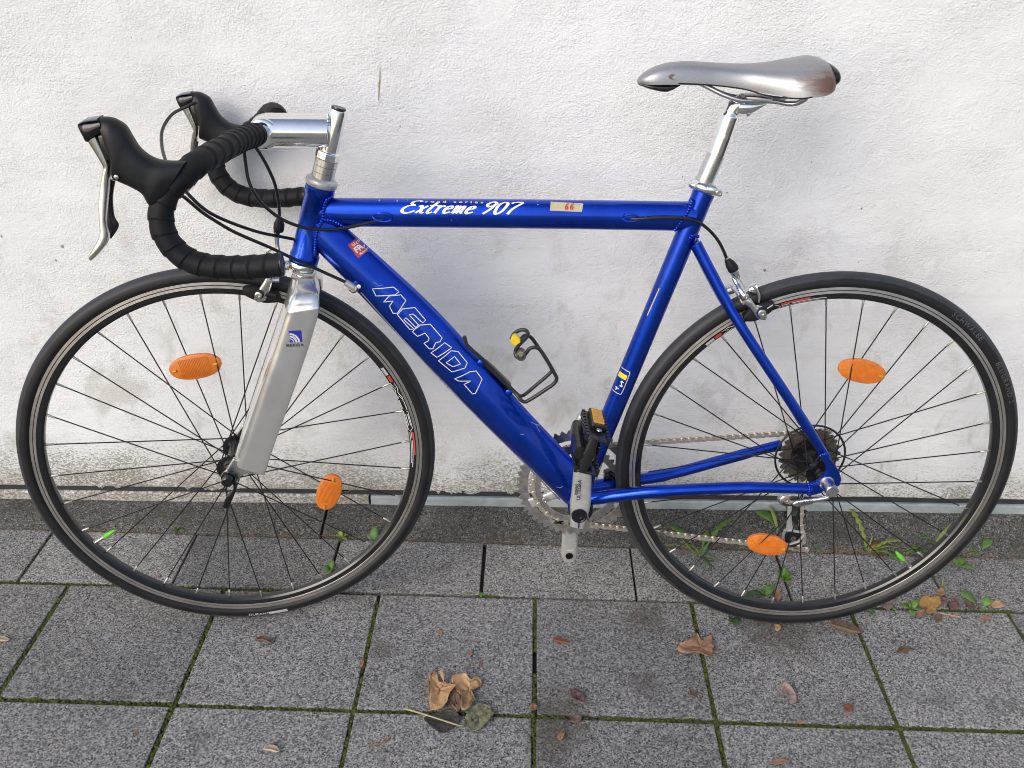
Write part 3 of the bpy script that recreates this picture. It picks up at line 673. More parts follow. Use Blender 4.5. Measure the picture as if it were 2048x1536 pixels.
for pts, wd in (([(-0.4862, -0.0200, 0.4173), (-0.4778, -0.0200, 0.4109), (-0.4708, -0.0200, 0.3989)], .0007), ([(-0.4812, -0.0200, 0.4136), (-0.4719, -0.0200, 0.4073), (-0.4644, -0.0200, 0.4055)], .0006), ([(-0.4408, -0.0200, 0.2996), (-0.4339, -0.0200, 0.2987), (-0.4298, -0.0200, 0.3017)], .0009), ([(-0.5040, -0.0200, 0.4003), (-0.4973, -0.0200, 0.3986)], .0008), ([(-0.7329, -0.0200, 0.6589), (-0.7255, -0.0200, 0.6534), (-0.7194, -0.0200, 0.6543)], .0006)):
    paste('paint_scratch', stroke3(pts, wd, False, 3), 'decal_scratch', on_dt)
for p in ((-0.7208, -0.0180, 0.7812), (-0.6942, -0.0180, 0.7812), (-0.4847, -0.0180, 0.7839), (-0.3238, -0.0185, 0.7646), (-0.6131, -0.0180, 0.7557)):
    q = V(p); paste('paint_chip', ([q + Vector((.0013 * math.cos(R(60 * i)), 0, .0009 * math.sin(R(60 * i + 20)))) for i in range(6)], [tuple(range(6))]), 'decal_scratch', on_tt)
ta, tb = V((-0.8082, -0.0185, 0.7644)), V((-0.2650, -0.0185, 0.7677)); txd = (tb - ta).normalized()
tt_fn = on_tt
def tt_arc(p, arc, eps):
    # a point on the near side of the top tube: arc is measured round the tube from the base line of the lettering
    f = (p.x - tt0.x) / (tt1.x - tt0.x); c = on(tt0, tt1, f); g = math.asin(max(-1, min(1, (ARC0 - c.z) / .0222))) + arc / .0205
    return Vector((p.x, c.y - (.0186 + eps) * spow(math.cos(g), 2.15), c.z + (.0223 + eps) * spow(math.sin(g), 2.15)))
ARC0 = V((-0.6152, -0.0186, 0.7653)).z
GL = {'E': [[(1.25, 1.72), (1.0, 1.9), (.55, 1.75), (.5, 1.35), (.85, 1.1), (1.0, 1.06)], [(.95, 1.08), (.35, .95), (.05, .5), (.2, .08), (.7, -.02), (1.25, .3)]],
      'x': [[(0, .85), (.25, 1.), (.5, .1), (.8, .08)], [(.8, 1.), (.05, 0)]], 't': [[(.5, 1.6), (.18, .3), (.3, 0), (.62, .15)], [(-.02, 1.05), (.75, 1.1)]],
      'r': [[(.0, .9), (.2, 1.), (.1, 0)], [(.15, .6), (.45, 1.), (.7, .9)]], 'e': [[(.12, .5), (.58, .7), (.5, 1.), (.2, .9), (.05, .4), (.22, .02), (.7, .22)]],
      'm': [[(0, .9), (.15, 1.), (.1, 0)], [(.12, .6), (.4, 1.), (.5, .8), (.42, 0)], [(.45, .6), (.75, 1.), (.88, .8), (.8, .15), (1.02, .1)]],
      '9': [[(.85, 1.6), (.45, 1.88), (.1, 1.4), (.35, 1.), (.75, 1.25), (.88, 1.7), (.7, .7), (.25, 0)]],
      '0': [[(.5, 1.85), (.15, 1.5), (.1, .6), (.35, 0), (.78, .4), (.85, 1.4), (.5, 1.85)]], '7': [[(.05, 1.55), (.25, 1.8), (1.0, 1.75), (.5, .7), (.35, 0)]],
      '6': [[(.75, 1.75), (.3, 1.3), (.1, .5), (.4, 0), (.75, .4), (.5, .85), (.15, .55)]], ' ': []}
def script(s, adv=.92, slant=.42, wd=.27):
    geo = []; x = 0; pen = lambda a: .55 + .6 * abs(math.sin(a - .35))
    for ch in s:
        for st in GL[ch]: geo.append(stroke2d([(x + px * .9 + slant * py, py) for px, py in st], wd, False, 5, pen))
        x += {'E': 1.25, 'm': 1.12, 'r': .72, 't': .72, 'e': .78, 'x': .85, ' ': .55, '9': 1.0, '0': 1.0}.get(ch, adv)
    return join(*geo), x
sa, sb = V((-0.6895, -0.0185, 0.7642)), V((-0.5036, -0.0185, 0.7657)); sg, sw = script('Extreme 907')
sd = (sb - sa); sc_ = sd.length / (sw + .9); su = sd.normalized(); sv = Vector((-su.z, 0, su.x))
if sv.z < 0: sv = -sv
part('model_lettering', ([tt_arc(sa + su * v.x * sc_, v.y * .0100, .0005) for v in sg[0]], sg[1]), 'decal_white', fr, smooth=False)
ra, rb = V((-0.6523, -0.0150, 0.7811)), V((-0.5663, -0.0150, 0.7816)); tg = text_geo('road series', 1., 0, .03, 1.75)
xs = [v.x for v in tg[0]]; k = (rb - ra).length / (max(xs) - min(xs)); rc = (ra + rb) / 2
part('series_lettering', ([tt_arc(sa + su * ((rc - sa).dot(su) + v.x * k), .0172 + v.y * .0062, .0008) for v in tg[0]], tg[1]), 'decal_cream', fr, smooth=False)
tp = quad_grid((-0.4648, -0.0170, 0.7884), (-0.4165, -0.0150, 0.7872), (-0.4189, -0.0184, 0.7707), (-0.4666, -0.0184, 0.7719), 10, 6)
part('tape_tag', (tt_fn(tp[0], .0006), tp[1]), 'masking_tape', fr, smooth=False)
six = join(*[stroke2d([(x + px * .8 + .15 * py, py) for px, py in GL['6'][0]], .24, False, 5) for x in (0, 1.05)])
s0 = V((-0.4451, -0.0184, 0.7745)); k = .0076
part('tag_number', ([tt_arc(sa + su * ((s0 - sa).dot(su) + v.x * k * .95), .0072 + v.y * .0056, .0014) for v in six[0]], six[1]), 'decal_red', fr, smooth=False)
# label on the seat tube
sdir = (st1 - st0).normalized(); snn = Vector((-sdir.z, 0, sdir.x))
if snn.x < 0: snn = -snn
def st_fn(s, h, eps=.0006):
    h = max(-.0164, min(.0164, h)); return st0 + sdir * s + snn * h - LAT * (math.sqrt(.0167 ** 2 - h * h) + eps)
def st_map(vf, eps): return [st_fn(v[0], v[1], eps) for v in vf[0]], vf[1]
s_a = (V((-0.3486, -0.0160, 0.5170)) - st0).dot(sdir); s_b = (V((-0.3541, -0.0160, 0.4752)) - st0).dot(sdir)
rr = [(s_a, -.0163), (s_a, -.006), (s_a + .004, -.0025), (s_b - .004, -.0025), (s_b, -.006), (s_b, -.0163)]
part('frame_sticker', st_map(stroke2d(rr, .0014, False, 3), .0006), 'decal_gold', fr, smooth=False)
part('sticker_block', st_map(quad_grid((s_a + .007, -.0163, 0), (s_a + .0155, -.0163, 0), (s_a + .0155, -.0045, 0), (s_a + .007, -.0045, 0), 3, 10), .0007), 'decal_yellow', fr, smooth=False)
part('sticker_mark', st_map(join(stroke2d([(s_a + .021, -.006), (s_a + .020, -.010), (s_a + .0245, -.008), (s_a + .028, -.006), (s_a + .028, -.010)], .0016, False, 4), stroke2d([(s_a + .032, -.0125), (s_a + .038, -.0125)], .0014, False, 1), stroke2d([(s_a + .034, -.0085), (s_a + .034, -.0145)], .0012, False, 1)), .0008), 'decal_white', fr, smooth=False)
part('sticker_mark', st_map(stroke2d([(s_a - .098, -.0115), (s_a - .145, -.0105)], .0012, False, 1), .0006), 'decal_gold', fr, smooth=False)

# ---- seat post, clamp and saddle
pa, pb, pc, pd = V((-0.2383, -0.0000, 0.8125)), V((-0.2242, -0.0000, 0.8545)), V((-0.2140, -0.0000, 0.8940)), V((-0.2021, 0.0000, 0.9284))
post = part('seat_post', tube([pa, pb], .0136, 28), 'satin_alloy', ang=40)
part('post_neck', tube(spline([pb, V((-0.2180, -0.0000, 0.8776)), pc, V((-0.2105, 0.0000, 0.9081)), V((-0.2056, 0.0000, 0.9214)), V((-0.1936, 0.0000, 0.9299))], 6), [.01345] * 8 + [.0133] * 12 + [.0115] * 11, 28), 'polished_alloy', post)
part('post_head', ribbon([(-0.1997, -0.0000, 0.9325), (-0.1838, 0.0000, 0.9324), (-0.1605, 0.0000, 0.9304)], [(-0.2031, 0.0000, 0.9124), (-0.1815, -0.0000, 0.9141), (-0.1636, -0.0000, 0.9262)], [.013, .014, .012], LAT, 20, 3.5), 'polished_alloy', post)
part('saddle_clamp', ribbon([(-0.1949, -0.0000, 0.9402), (-0.1776, 0.0000, 0.9398), (-0.1579, 0.0000, 0.9380)], [(-0.1925, -0.0000, 0.9327), (-0.1752, 0.0000, 0.9322), (-0.1576, -0.0000, 0.9297)], [.024, .026, .024], LAT, 20, 5), 'satin_alloy', post)
part('clamp_bolt', cyl((-0.1844, -0.0000, 0.9141), (-0.1819, -0.0000, 0.9113), .004, 10), 'steel', post)
sdn = (st0 - st1).normalized()
cl = part('seat_clamp', lathe(V((-0.2374, 0.0000, 0.7999)), sdn, [(0, .0185), (.001, .0205), (.0035, .0222), (.009, .0222), (.0125, .0200), (.0135, .0160)], 32), 'polished_alloy', ang=60)
part('clamp_lug', ribbon([(-0.2369, -0.0190, 0.8121), (-0.2252, -0.0190, 0.8130), (-0.2126, -0.0120, 0.8065)], [(-0.2373, -0.0190, 0.8018), (-0.2251, -0.0190, 0.7983), (-0.2136, -0.0120, 0.7954)], [.005, .006, .006], LAT, 16, 3), 'polished_alloy', cl)
part('clamp_bolt', lathe((-0.2196, -0.0220, 0.8034), -LAT, [(0, .0048), (.0035, .0045), (.004, .003), (.002, .0028)], 14), 'steel', cl)
part('clamp_ear', ribbon([(-0.2542, -0.0000, 0.8145), (-0.2580, 0.0000, 0.8156), (-0.2616, 0.0000, 0.8137)], [(-0.2532, 0.0000, 0.8041), (-0.2569, 0.0000, 0.8044), (-0.2606, 0.0000, 0.8070)], [.012, .010, .006], LAT, 14, 2.5), 'polished_alloy', cl)
s_top = [(-0.3477, 0.0000, 0.9563), (-0.3436, -0.0000, 0.9631), (-0.3301, 0.0000, 0.9727), (-0.3102, 0.0000, 0.9800), (-0.2808, 0.0000, 0.9835), (-0.2396, 0.0000, 0.9821), (-0.2027, -0.0000, 0.9813), (-0.1690, 0.0000, 0.9835), (-0.1323, 0.0000, 0.9897), (-0.1081, -0.0000, 0.9934), (-0.0943, 0.0000, 0.9910), (-0.0857, -0.0000, 0.9858), (-0.0810, 0.0000, 0.9785)]
s_bot = [(-0.3471, 0.0000, 0.9529), (-0.3363, 0.0000, 0.9520), (-0.3221, -0.0000, 0.9526), (-0.3008, 0.0000, 0.9533), (-0.2686, -0.0000, 0.9531), (-0.2292, -0.0000, 0.9523), (-0.1944, 0.0000, 0.9484), (-0.1639, -0.0000, 0.9448), (-0.1364, -0.0000, 0.9431), (-0.1150, -0.0000, 0.9441), (-0.0982, 0.0000, 0.9471), (-0.0868, 0.0000, 0.9521), (-0.0806, 0.0000, 0.9583)]
hwid = [.006, .014, .019, .0205, .0215, .0235, .031, .046, .060, .067, .068, .062, .050]
def saddle_geo():
    T, B = spline(s_top, 6), spline(s_bot, 6); H = [q.x for q in spline([(h, 0, 0) for h in hwid], 6)]; n = 40; vs, fs = [], []
    for a, b, h in zip(T, B, H):
        d = a.z - b.z
        for k in range(n):
            g = math.pi * (k / (n - 1)); cx = math.cos(g); sx_ = math.sin(g)
            yy = h * spow(cx, 2.3); zz = b.z + (d * 1.0) * (sx_ ** .78 if sx_ > 0 else 0)
            xx = b.x + (a.x - b.x) * max(0, sx_) ** .78
            drop = .0
            vs.append(Vector((xx, yy, zz - drop)))
    m = len(T)
    for i in range(m - 1):
        for k in range(n - 1): fs.append((i * n + k, i * n + k + 1, (i + 1) * n + k + 1, (i + 1) * n + k))
        fs.append((i * n + n - 1, i * n, (i + 1) * n, (i + 1) * n + n - 1))
    fs.append(tuple(range(n))); fs.append(tuple((m - 1) * n + k for k in range(n - 1, -1, -1)))
    return vs, fs
sad = part('saddle', saddle_geo(), 'saddle_cover', ang=70)
part('nose_plate', ribbon([(-0.3464, 0.0000, 0.9536), (-0.3292, -0.0000, 0.9525), (-0.3079, 0.0000, 0.9528), (-0.2887, 0.0000, 0.9538)], [(-0.3455, 0.0000, 0.9502), (-0.3286, -0.0000, 0.9450), (-0.3055, 0.0000, 0.9419), (-0.2891, 0.0000, 0.9511)], [.009, .017, .019, .018], LAT, 18, 2.6), 'black_plastic', sad)
part('tail_bumper', ribbon([(-0.0880, -0.0000, 0.9871), (-0.0803, 0.0000, 0.9832), (-0.0729, -0.0000, 0.9726)], [(-0.0844, 0.0000, 0.9507), (-0.0759, 0.0000, 0.9556), (-0.0716, 0.0000, 0.9645)], [.0565, .0545, .040], LAT, 24, 2.4), 'black_plastic', sad)
part('seam', tube(spline([(-0.2926, -0.0215, 0.9553), (-0.2484, -0.0225, 0.9540), (-0.2035, -0.0310, 0.9503), (-0.1759, -0.0460, 0.9444), (-0.1484, -0.0600, 0.9425), (-0.1249, -0.0660, 0.9432), (-0.1025, -0.0640, 0.9489)], 6), .0011, 6), 'black_plastic', sad)
for s in (-1, 1):
    part('saddle_rail', tube(spline([(p[0], s * q, p[2]) for p, q in (((-0.2691, -0.0000, 0.9581), .004), ((-0.2505, 0.0000, 0.9510), .010), ((-0.2280, -0.0000, 0.9411), .017), ((-0.2057, -0.0000, 0.9345), .021), ((-0.1840, 0.0000, 0.9335), .021), ((-0.1551, 0.0000, 0.9332), .021), ((-0.1368, 0.0000, 0.9307), .024), ((-0.1248, 0.0000, 0.9323), .030), ((-0.1158, -0.0000, 0.9400), .040))], 6), .0036, 12), 'satin_alloy', sad)
part('saddle_mark', ([V(p) for p in ((-0.3079, -0.0200, 0.9649), (-0.3032, -0.0200, 0.9673), (-0.2968, -0.0198, 0.9667), (-0.3009, -0.0200, 0.9650), (-0.3021, -0.0203, 0.9623), (-0.2977, -0.0208, 0.9591), (-0.3049, -0.0206, 0.9610))], [tuple(range(7))]), 'leaf_brown', sad, smooth=False)

# ---- headset, stem
hax = (ht0 - ht1).normalized()
hs = part('headset', lathe(ht0 + hax * .000, hax, [(0, .0218), (.002, .0232), (.006, .0240), (.010, .0234), (.013, .0195)], 36), 'painted_silver', ang=60)
part('lower_race', lathe(ht1 - hax * .0125, hax, [(0, .0215), (.002, .0235), (.007, .0240), (.0115, .0228)], 36), 'polished_alloy', hs, ang=60)
part('spacer', lathe(ht0 + hax * .0125, hax, [(0, .0166), (.0085, .0166), (.009, .0158), (.0095, .0166), (.0185, .0166), (.019, .0158), (.0195, .0166), (.028, .0166)], 36), 'satin_alloy', hs, ang=30)
part('lock_nut', lathe(ht0 + hax * .0415, hax, [(-.001, .0165), (0, .0182), (.011, .0182), (.0125, .0155)], 8), 'polished_alloy', hs, smooth=False, bevel=.0012)
q0 = ht0 + hax * .052; q1 = q0 + hax * .064
stem = part('stem', lathe(q0, hax, [(-.012, .0138), (.0, .0140), (.0605, .0142), (.063, .0135), (.0635, .012)], 32), 'polished_alloy', ang=45)
part('stem_cap', lathe(q1 + hax * .0006, hax, [(0, .0110), (.002, .0104), (.0022, .004)], 24), 'black_plastic', stem)
# the extension, deep and cylindrical, runs forward to the bar clamp
e0 = V((-0.7861, 0.0004, 0.8797)); e1 = V((-0.8779, -0.0116, 0.8809))
part('stem_extension', tube([e0, e0.lerp(e1, .06), e1], [.012, .0246, .0246], 40), 'polished_alloy', stem, ang=45)
cc = V((-0.8808, -0.0119, 0.8795))
part('bar_clamp', lathe(cc - SYV * .0225, SYV, [(0, .0165), (.0010, .0205), (.0025, .0220), (.0425, .0220), (.044, .0205), (.045, .0165)], 40), 'polished_alloy', stem, ang=45)
part('weld_bead', weld([(-0.7888, -0.0110, 0.9051), (-0.7872, -0.0151, 0.8974), (-0.7900, -0.0155, 0.8863), (-0.7951, -0.0153, 0.8750), (-0.8032, -0.0113, 0.8629)], .0019), 'polished_alloy', stem)
part('clamp_bolt', cyl((-0.8798, -0.0172, 0.8621), (-0.8815, -0.0173, 0.8585), .0035, 10), 'steel', stem)

# ---- drop handlebar with wound tape
def mir(p):
    d = V(p) - SO; return SO + SXV * d.dot(SXV) - SYV * d.dot(SYV) + SZV * (d.dot(SZV) - .016)
bar = part('handlebar', tube([cc - SYV * .050, cc + SYV * .040, V((-0.8821, 0.0634, 0.8849)), V((-0.8871, 0.0828, 0.8880))], .0132, 24), 'polished_alloy', ang=50)
BPN = [(-0.8800, -0.0563, 0.8829), (-0.8856, -0.0752, 0.8824), (-0.8928, -0.1023, 0.8814), (-0.9048, -0.1511, 0.8764), (-0.9176, -0.2000, 0.8699), (-0.9334, -0.2177, 0.8577), (-0.9499, -0.2233, 0.8413), (-0.9614, -0.2250, 0.8215), (-0.9656, -0.2250, 0.8050), (-0.9645, -0.2241, 0.7843), (-0.9543, -0.2219, 0.7630), (-0.9380, -0.2193, 0.7485), (-0.9174, -0.2163, 0.7406), (-0.8903, -0.2127, 0.7375), (-0.8589, -0.2087, 0.7377), (-0.8265, -0.2046, 0.7403)]
def taped(pts, pitch=.0205, r0=.0158, amp=.0016, hand=1):
    p = spline(pts, 26); S = [0.]
    for a, b in zip(p[:-1], p[1:]): S.append(S[-1] + (b - a).length)
    def rf(i, k):
        s = S[i]; pt = pitch * (.55 if s < .075 else 1.)
        ph = (s / pt + .35 * math.sin(2 * math.pi * k + hand)) % 1.
        return r0 + amp * (ph - .5) - (.0012 if ph > .93 else 0) + .0005 * mnoise.noise((s * 60, k * 3, hand)) + (.0007 if s < .2 else 0)
    return tube(p, r0, 28, True, False, rf)
part('bar_tape', taped(BPN), 'bar_tape', bar, ang=35)
BPF = [(-0.8805, 0.0666, 0.8860), (-0.8874, 0.0878, 0.8888), (-0.9013, 0.1164, 0.8863), (-0.9237, 0.1494, 0.8683), (-0.9480, 0.1721, 0.8520), (-0.9717, 0.1787, 0.8378), (-0.9968, 0.1791, 0.8203)] + [mir(p) for p in BPN[7:]]
part('bar_tape', taped(BPF, hand=-1), 'bar_tape', bar, ang=35)
for P in (BPN, BPF):
    a, b = V(P[-2]), V(P[-1]); part('bar_plug', lathe(b, b - a, [(0, .0158), (.002, .0160), (.004, .0135), (.0045, .004)], 24), 'black_plastic', bar, ang=50)

# ---- brake and shift levers on their hoods
HT = [(-1.0146, -0.2379, 0.9291), (-1.0019, -0.2362, 0.9282), (-0.9886, -0.2342, 0.9200), (-0.9823, -0.2329, 0.9065), (-0.9750, -0.2314, 0.8916), (-0.9616, -0.2282, 0.8799), (-0.9445, -0.2248, 0.8760), (-0.9254, -0.2214, 0.8762)]
HB = [(-1.0113, -0.2360, 0.8901), (-1.0092, -0.2351, 0.8721), (-1.0129, -0.2350, 0.8575), (-1.0068, -0.2341, 0.8526), (-0.9934, -0.2321, 0.8456), (-0.9818, -0.2292, 0.8365), (-0.9766, -0.2270, 0.8230), (-0.9673, -0.2247, 0.8201)]
def far_hood(p): return mir(p) + SXV * .028 - SZV * .017
def ident(p): return V(p)
def levers(fn, label):
    def T(L): return [fn(p) for p in L]
    hood = part('brake_lever_hood', ribbon(T(HT), T(HB), [.0150, .0175, .0180, .0175, .0178, .0185, .0200, .0175], SYV, 28, 2.5, 6), 'hood_rubber', ang=60)
    part('lever_cap', ribbon(T([(-1.0391, -0.2408, 0.9220), (-1.0326, -0.2401, 0.9257), (-1.0233, -0.2390, 0.9277), (-1.0141, -0.2378, 0.9285)]), T([(-1.0396, -0.2407, 0.9162), (-1.0363, -0.2398, 0.9057), (-1.0322, -0.2391, 0.9003), (-1.0108, -0.2368, 0.9125)]), [.0085, .0125, .0140, .0148], SYV, 22, 2.6, 6), 'black_gloss', hood)
    part('cap_shield', ribbon(T([(-1.0389, -0.2408, 0.9228), (-1.0312, -0.2400, 0.9268), (-1.0225, -0.2389, 0.9286), (-1.0151, -0.2380, 0.9294)]), T([(-1.0392, -0.2408, 0.9202), (-1.0319, -0.2399, 0.9234), (-1.0238, -0.2389, 0.9248), (-1.0157, -0.2379, 0.9259)]), [.0092, .0130, .0142, .0150], SYV, 20, 2.4, 6), 'cap_grey', hood)
    part('lever_bracket', ribbon(T([(-1.0192, -0.2379, 0.9126), (-1.0110, -0.2369, 0.9143)]), T([(-1.0158, -0.2363, 0.8806), (-1.0075, -0.2349, 0.8721)]), [.0100, .0115], SYV, 16, 4, 4), 'black_plastic', hood)
    part('brake_lever', ribbon(T([(-1.0327, -0.2392, 0.9003), (-1.0213, -0.2367, 0.8722), (-1.0230, -0.2376, 0.8633), (-1.0280, -0.2396, 0.8473), (-1.0313, -0.2434, 0.8279), (-1.0329, -0.2469, 0.8070), (-1.0344, -0.2495, 0.7900), (-1.0445, -0.2532, 0.7731), (-1.0506, -0.2547, 0.7645)]),
                            T([(-1.0208, -0.2380, 0.9103), (-1.0128, -0.2358, 0.8782), (-1.0133, -0.2364, 0.8663), (-1.0173, -0.2383, 0.8472), (-1.0212, -0.2421, 0.8277), (-1.0245, -0.2458, 0.8068), (-1.0251, -0.2480, 0.7828), (-1.0387, -0.2522, 0.7659), (-1.0480, -0.2541, 0.7580)]),
                            [.0105, .0105, .0102, .0092, .0085, .0082, .0085, .0085, .0060], SYV, 20, 2.8, 7), 'lever_alloy', hood)
    part('shift_paddle', ribbon(T([(-1.0194, -0.2266, 0.8533), (-1.0257, -0.2267, 0.8335), (-1.0315, -0.2277, 0.8117), (-1.0333, -0.2283, 0.7960), (-1.0328, -0.2278, 0.7817)]), T([(-1.0145, -0.2259, 0.8514), (-1.0210, -0.2260, 0.8303), (-1.0229, -0.2264, 0.8071), (-1.0193, -0.2265, 0.7944), (-1.0310, -0.2274, 0.7784)]), [.004, .0035, .004, .004, .003], SYV, 16, 2.6, 6), 'black_plastic', hood)
    a = fn((-1.0019, -0.2514, 0.8610)); s = -SYV if fn is ident else -SYV
    part('pivot_pin', lathe(a, s, [(0, .0030), (.0012, .0028), (.0016, .001)], 12), 'satin_alloy', hood)
levers(ident, ''); levers(far_hood, '')

# ---- cables
def cable(nm, pts, r=.0025): return part(nm, tube(spline(pts, 10), r, 10), 'cable_black')
cable('shift_cable', [(-1.0261, 0.1462, 0.8980), (-1.0370, 0.1339, 0.8933), (-1.0484, 0.0973, 0.8866), (-1.0512, 0.0571, 0.8716), (-1.0422, 0.0185, 0.8566), (-1.0229, -0.0289, 0.8415), (-0.9973, -0.0754, 0.8256), (-0.9750, -0.0972, 0.8096), (-0.9468, -0.0873, 0.7772), (-0.9029, -0.0399, 0.7410), (-0.8644, 0.0002, 0.7198), (-0.8424, 0.0257, 0.7068), (-0.8154, 0.0338, 0.6921), (-0.7739, 0.0270, 0.6457)])
cable('shift_cable', [(-0.9726, -0.2192, 0.8438), (-0.9634, -0.2027, 0.8392), (-0.9544, -0.1706, 0.8208), (-0.9434, -0.1430, 0.7952), (-0.9348, -0.1262, 0.7803), (-0.9137, -0.0973, 0.7538), (-0.8749, -0.0659, 0.7234), (-0.8504, -0.0520, 0.7054), (-0.8110, -0.0359, 0.6802), (-0.7741, -0.0300, 0.6604)])
cable('brake_cable', [(-0.8969, -0.0946, 0.8754), (-0.8945, -0.0797, 0.8649), (-0.8955, -0.0732, 0.8487), (-0.8943, -0.0721, 0.8236), (-0.8886, -0.0707, 0.8044), (-0.8779, -0.0645, 0.7846), (-0.8558, -0.0548, 0.7622), (-0.8251, -0.0442, 0.7474), (-0.7891, -0.0340, 0.7430), (-0.7525, -0.0255, 0.7473), (-0.7090, -0.0140, 0.7564)])
cable('brake_cable', [(-0.8882, -0.0733, 0.8753), (-0.8830, -0.0622, 0.8668), (-0.8782, -0.0488, 0.8500), (-0.8741, -0.0355, 0.8307), (-0.8715, -0.0223, 0.8109), (-0.8711, -0.0114, 0.7909), (-0.8714, -0.0056, 0.7702), (-0.8736, -0.0029, 0.7444)])
cable('brake_cable', [(-0.3491, -0.0140, 0.7604), (-0.3357, -0.0200, 0.7617), (-0.3029, -0.0235, 0.7650), (-0.2643, -0.0245, 0.7646), (-0.2425, -0.0230, 0.7578), (-0.2204, -0.0160, 0.7402), (-0.2035, -0.0080, 0.7197), (-0.1894, -0.0020, 0.6945)])

# ------------------------------------------------------------------ fork, wheels
FH = Vector((-0.9865, -0.0056, 0.3400))                                        # front hub centre
RH = Vector((0, 0, .3395))
ca = ht1 - hax * .0125
def lv(p, w_): return V(p)
# crown: sections from the round steerer seat to the two flat shoulders
def crown():
    lv_ = [(((-0.8608, -0.0015, 0.6681), (-0.8281, 0.0029, 0.6632)), .0195, 2.0), (((-0.8638, -0.0016, 0.6592), (-0.8280, 0.0032, 0.6550)), .0205, 2.1), (((-0.8674, -0.0015, 0.6454), (-0.8274, 0.0038, 0.6426)), .028, 2.3), (((-0.8736, -0.0016, 0.6273), (-0.8266, 0.0042, 0.6342)), .045, 2.9), (((-0.8759, -0.0013, 0.6107), (-0.8291, 0.0043, 0.6209)), .050, 4.2)]
    n = 48; vs, fs = [], []
    for (a, b), h, pw in lv_:
        a, b = V(a), V(b); c = (a + b) / 2; u = (b - a) / 2
        for k in range(n):
            g = 2 * math.pi * k / n; vs.append(c + u * spow(math.cos(g), pw) + SYV * h * spow(math.sin(g), pw))
    for i in range(len(lv_) - 1):
        for k in range(n): fs.append((i * n + k, i * n + (k + 1) % n, (i + 1) * n + (k + 1) % n, (i + 1) * n + k))
    fs.append(tuple(range(n))); fs.append(tuple((len(lv_) - 1) * n + k for k in range(n)))
    return vs, fs
fork = part('fork', crown(), 'polished_alloy', ang=32)
# blade section: u = +1 is the rounded leading edge, l = -1 the near flank, slightly hollow, with a small radius behind
BSEC = [(1.0, 1.0)] + [(.34 + .66 * math.cos(R(a_)), 1.0 - 1.655 * math.sin(R(a_))) for a_ in range(9, 91, 9)] + [(.05, -.656), (-.3, -.658), (-.6, -.660), (-.9, -.655), (-.975, -.60), (-1.0, -.50), (-1.0, .90), (-.95, 1.02), (-.86, 1.05), (.95, 1.07)]
for s in (-1, 1):
    w0, w1 = .0520 * s, .0565 * s
    L = [(-0.8609, -0.0050, 0.6668), (-0.8612, -0.0173, 0.6587), (-0.8629, -0.0393, 0.6451), (-0.8688, -0.0514, 0.6252), (-0.8733, -0.0535, 0.6114), (-0.8967, -0.0553, 0.5519), (-0.9331, -0.0587, 0.4604), (-0.9566, -0.0605, 0.3993), (-0.9703, -0.0613, 0.3610)]
    Rr = [(-0.8267, -0.0004, 0.6626), (-0.8227, -0.0122, 0.6551), (-0.8158, -0.0332, 0.6469), (-0.8143, -0.0446, 0.6332), (-0.8160, -0.0462, 0.6160), (-0.8371, -0.0477, 0.5554), (-0.8758, -0.0512, 0.4575), (-0.9009, -0.0531, 0.3961), (-0.9222, -0.0543, 0.3398)]
    if s > 0: L = [V(p) + SYV * 2 * q for p, q in zip(L, (.0035, .016, .038, .050, .052, .053, .055, .056, .0565))]; Rr = [V(p) + SYV * 2 * q for p, q in zip(Rr, (.0035, .016, .038, .050, .052, .053, .055, .056, .0565))]
    bl = part('fork_blade', ribbon(L, Rr, [.0270, .0255, .0210, .0200, .0200, .0200, .0192, .0178, .0150], SYV, 48, 2.1, 8, 5.5, BSEC if s < 0 else [(a_, -b_) for a_, b_ in BSEC]), 'fork_alloy', fork, ang=38)
    if s < 0: BTREE = BVHTree.FromPolygons([v.co.copy() for v in bl.data.vertices], [tuple(p.vertices) for p in bl.data.polygons])
    lo = [(-0.9683, -0.0614, 0.3713), (-0.9215, -0.0545, 0.3465), (-0.9215, -0.0542, 0.3393), (-0.9563, -0.0587, 0.3396), (-0.9707, -0.0600, 0.3236), (-0.9841, -0.0615, 0.3177), (-0.9923, -0.0630, 0.3279), (-0.9907, -0.0632, 0.3413), (-0.9816, -0.0624, 0.3512)]
    if s > 0: lo = [V(p) + SYV * .113 for p in lo]
    part('fork_end', prism(lo, SYV, -.0042, .0042), 'satin_alloy', fork, smooth=False, bevel=.002)
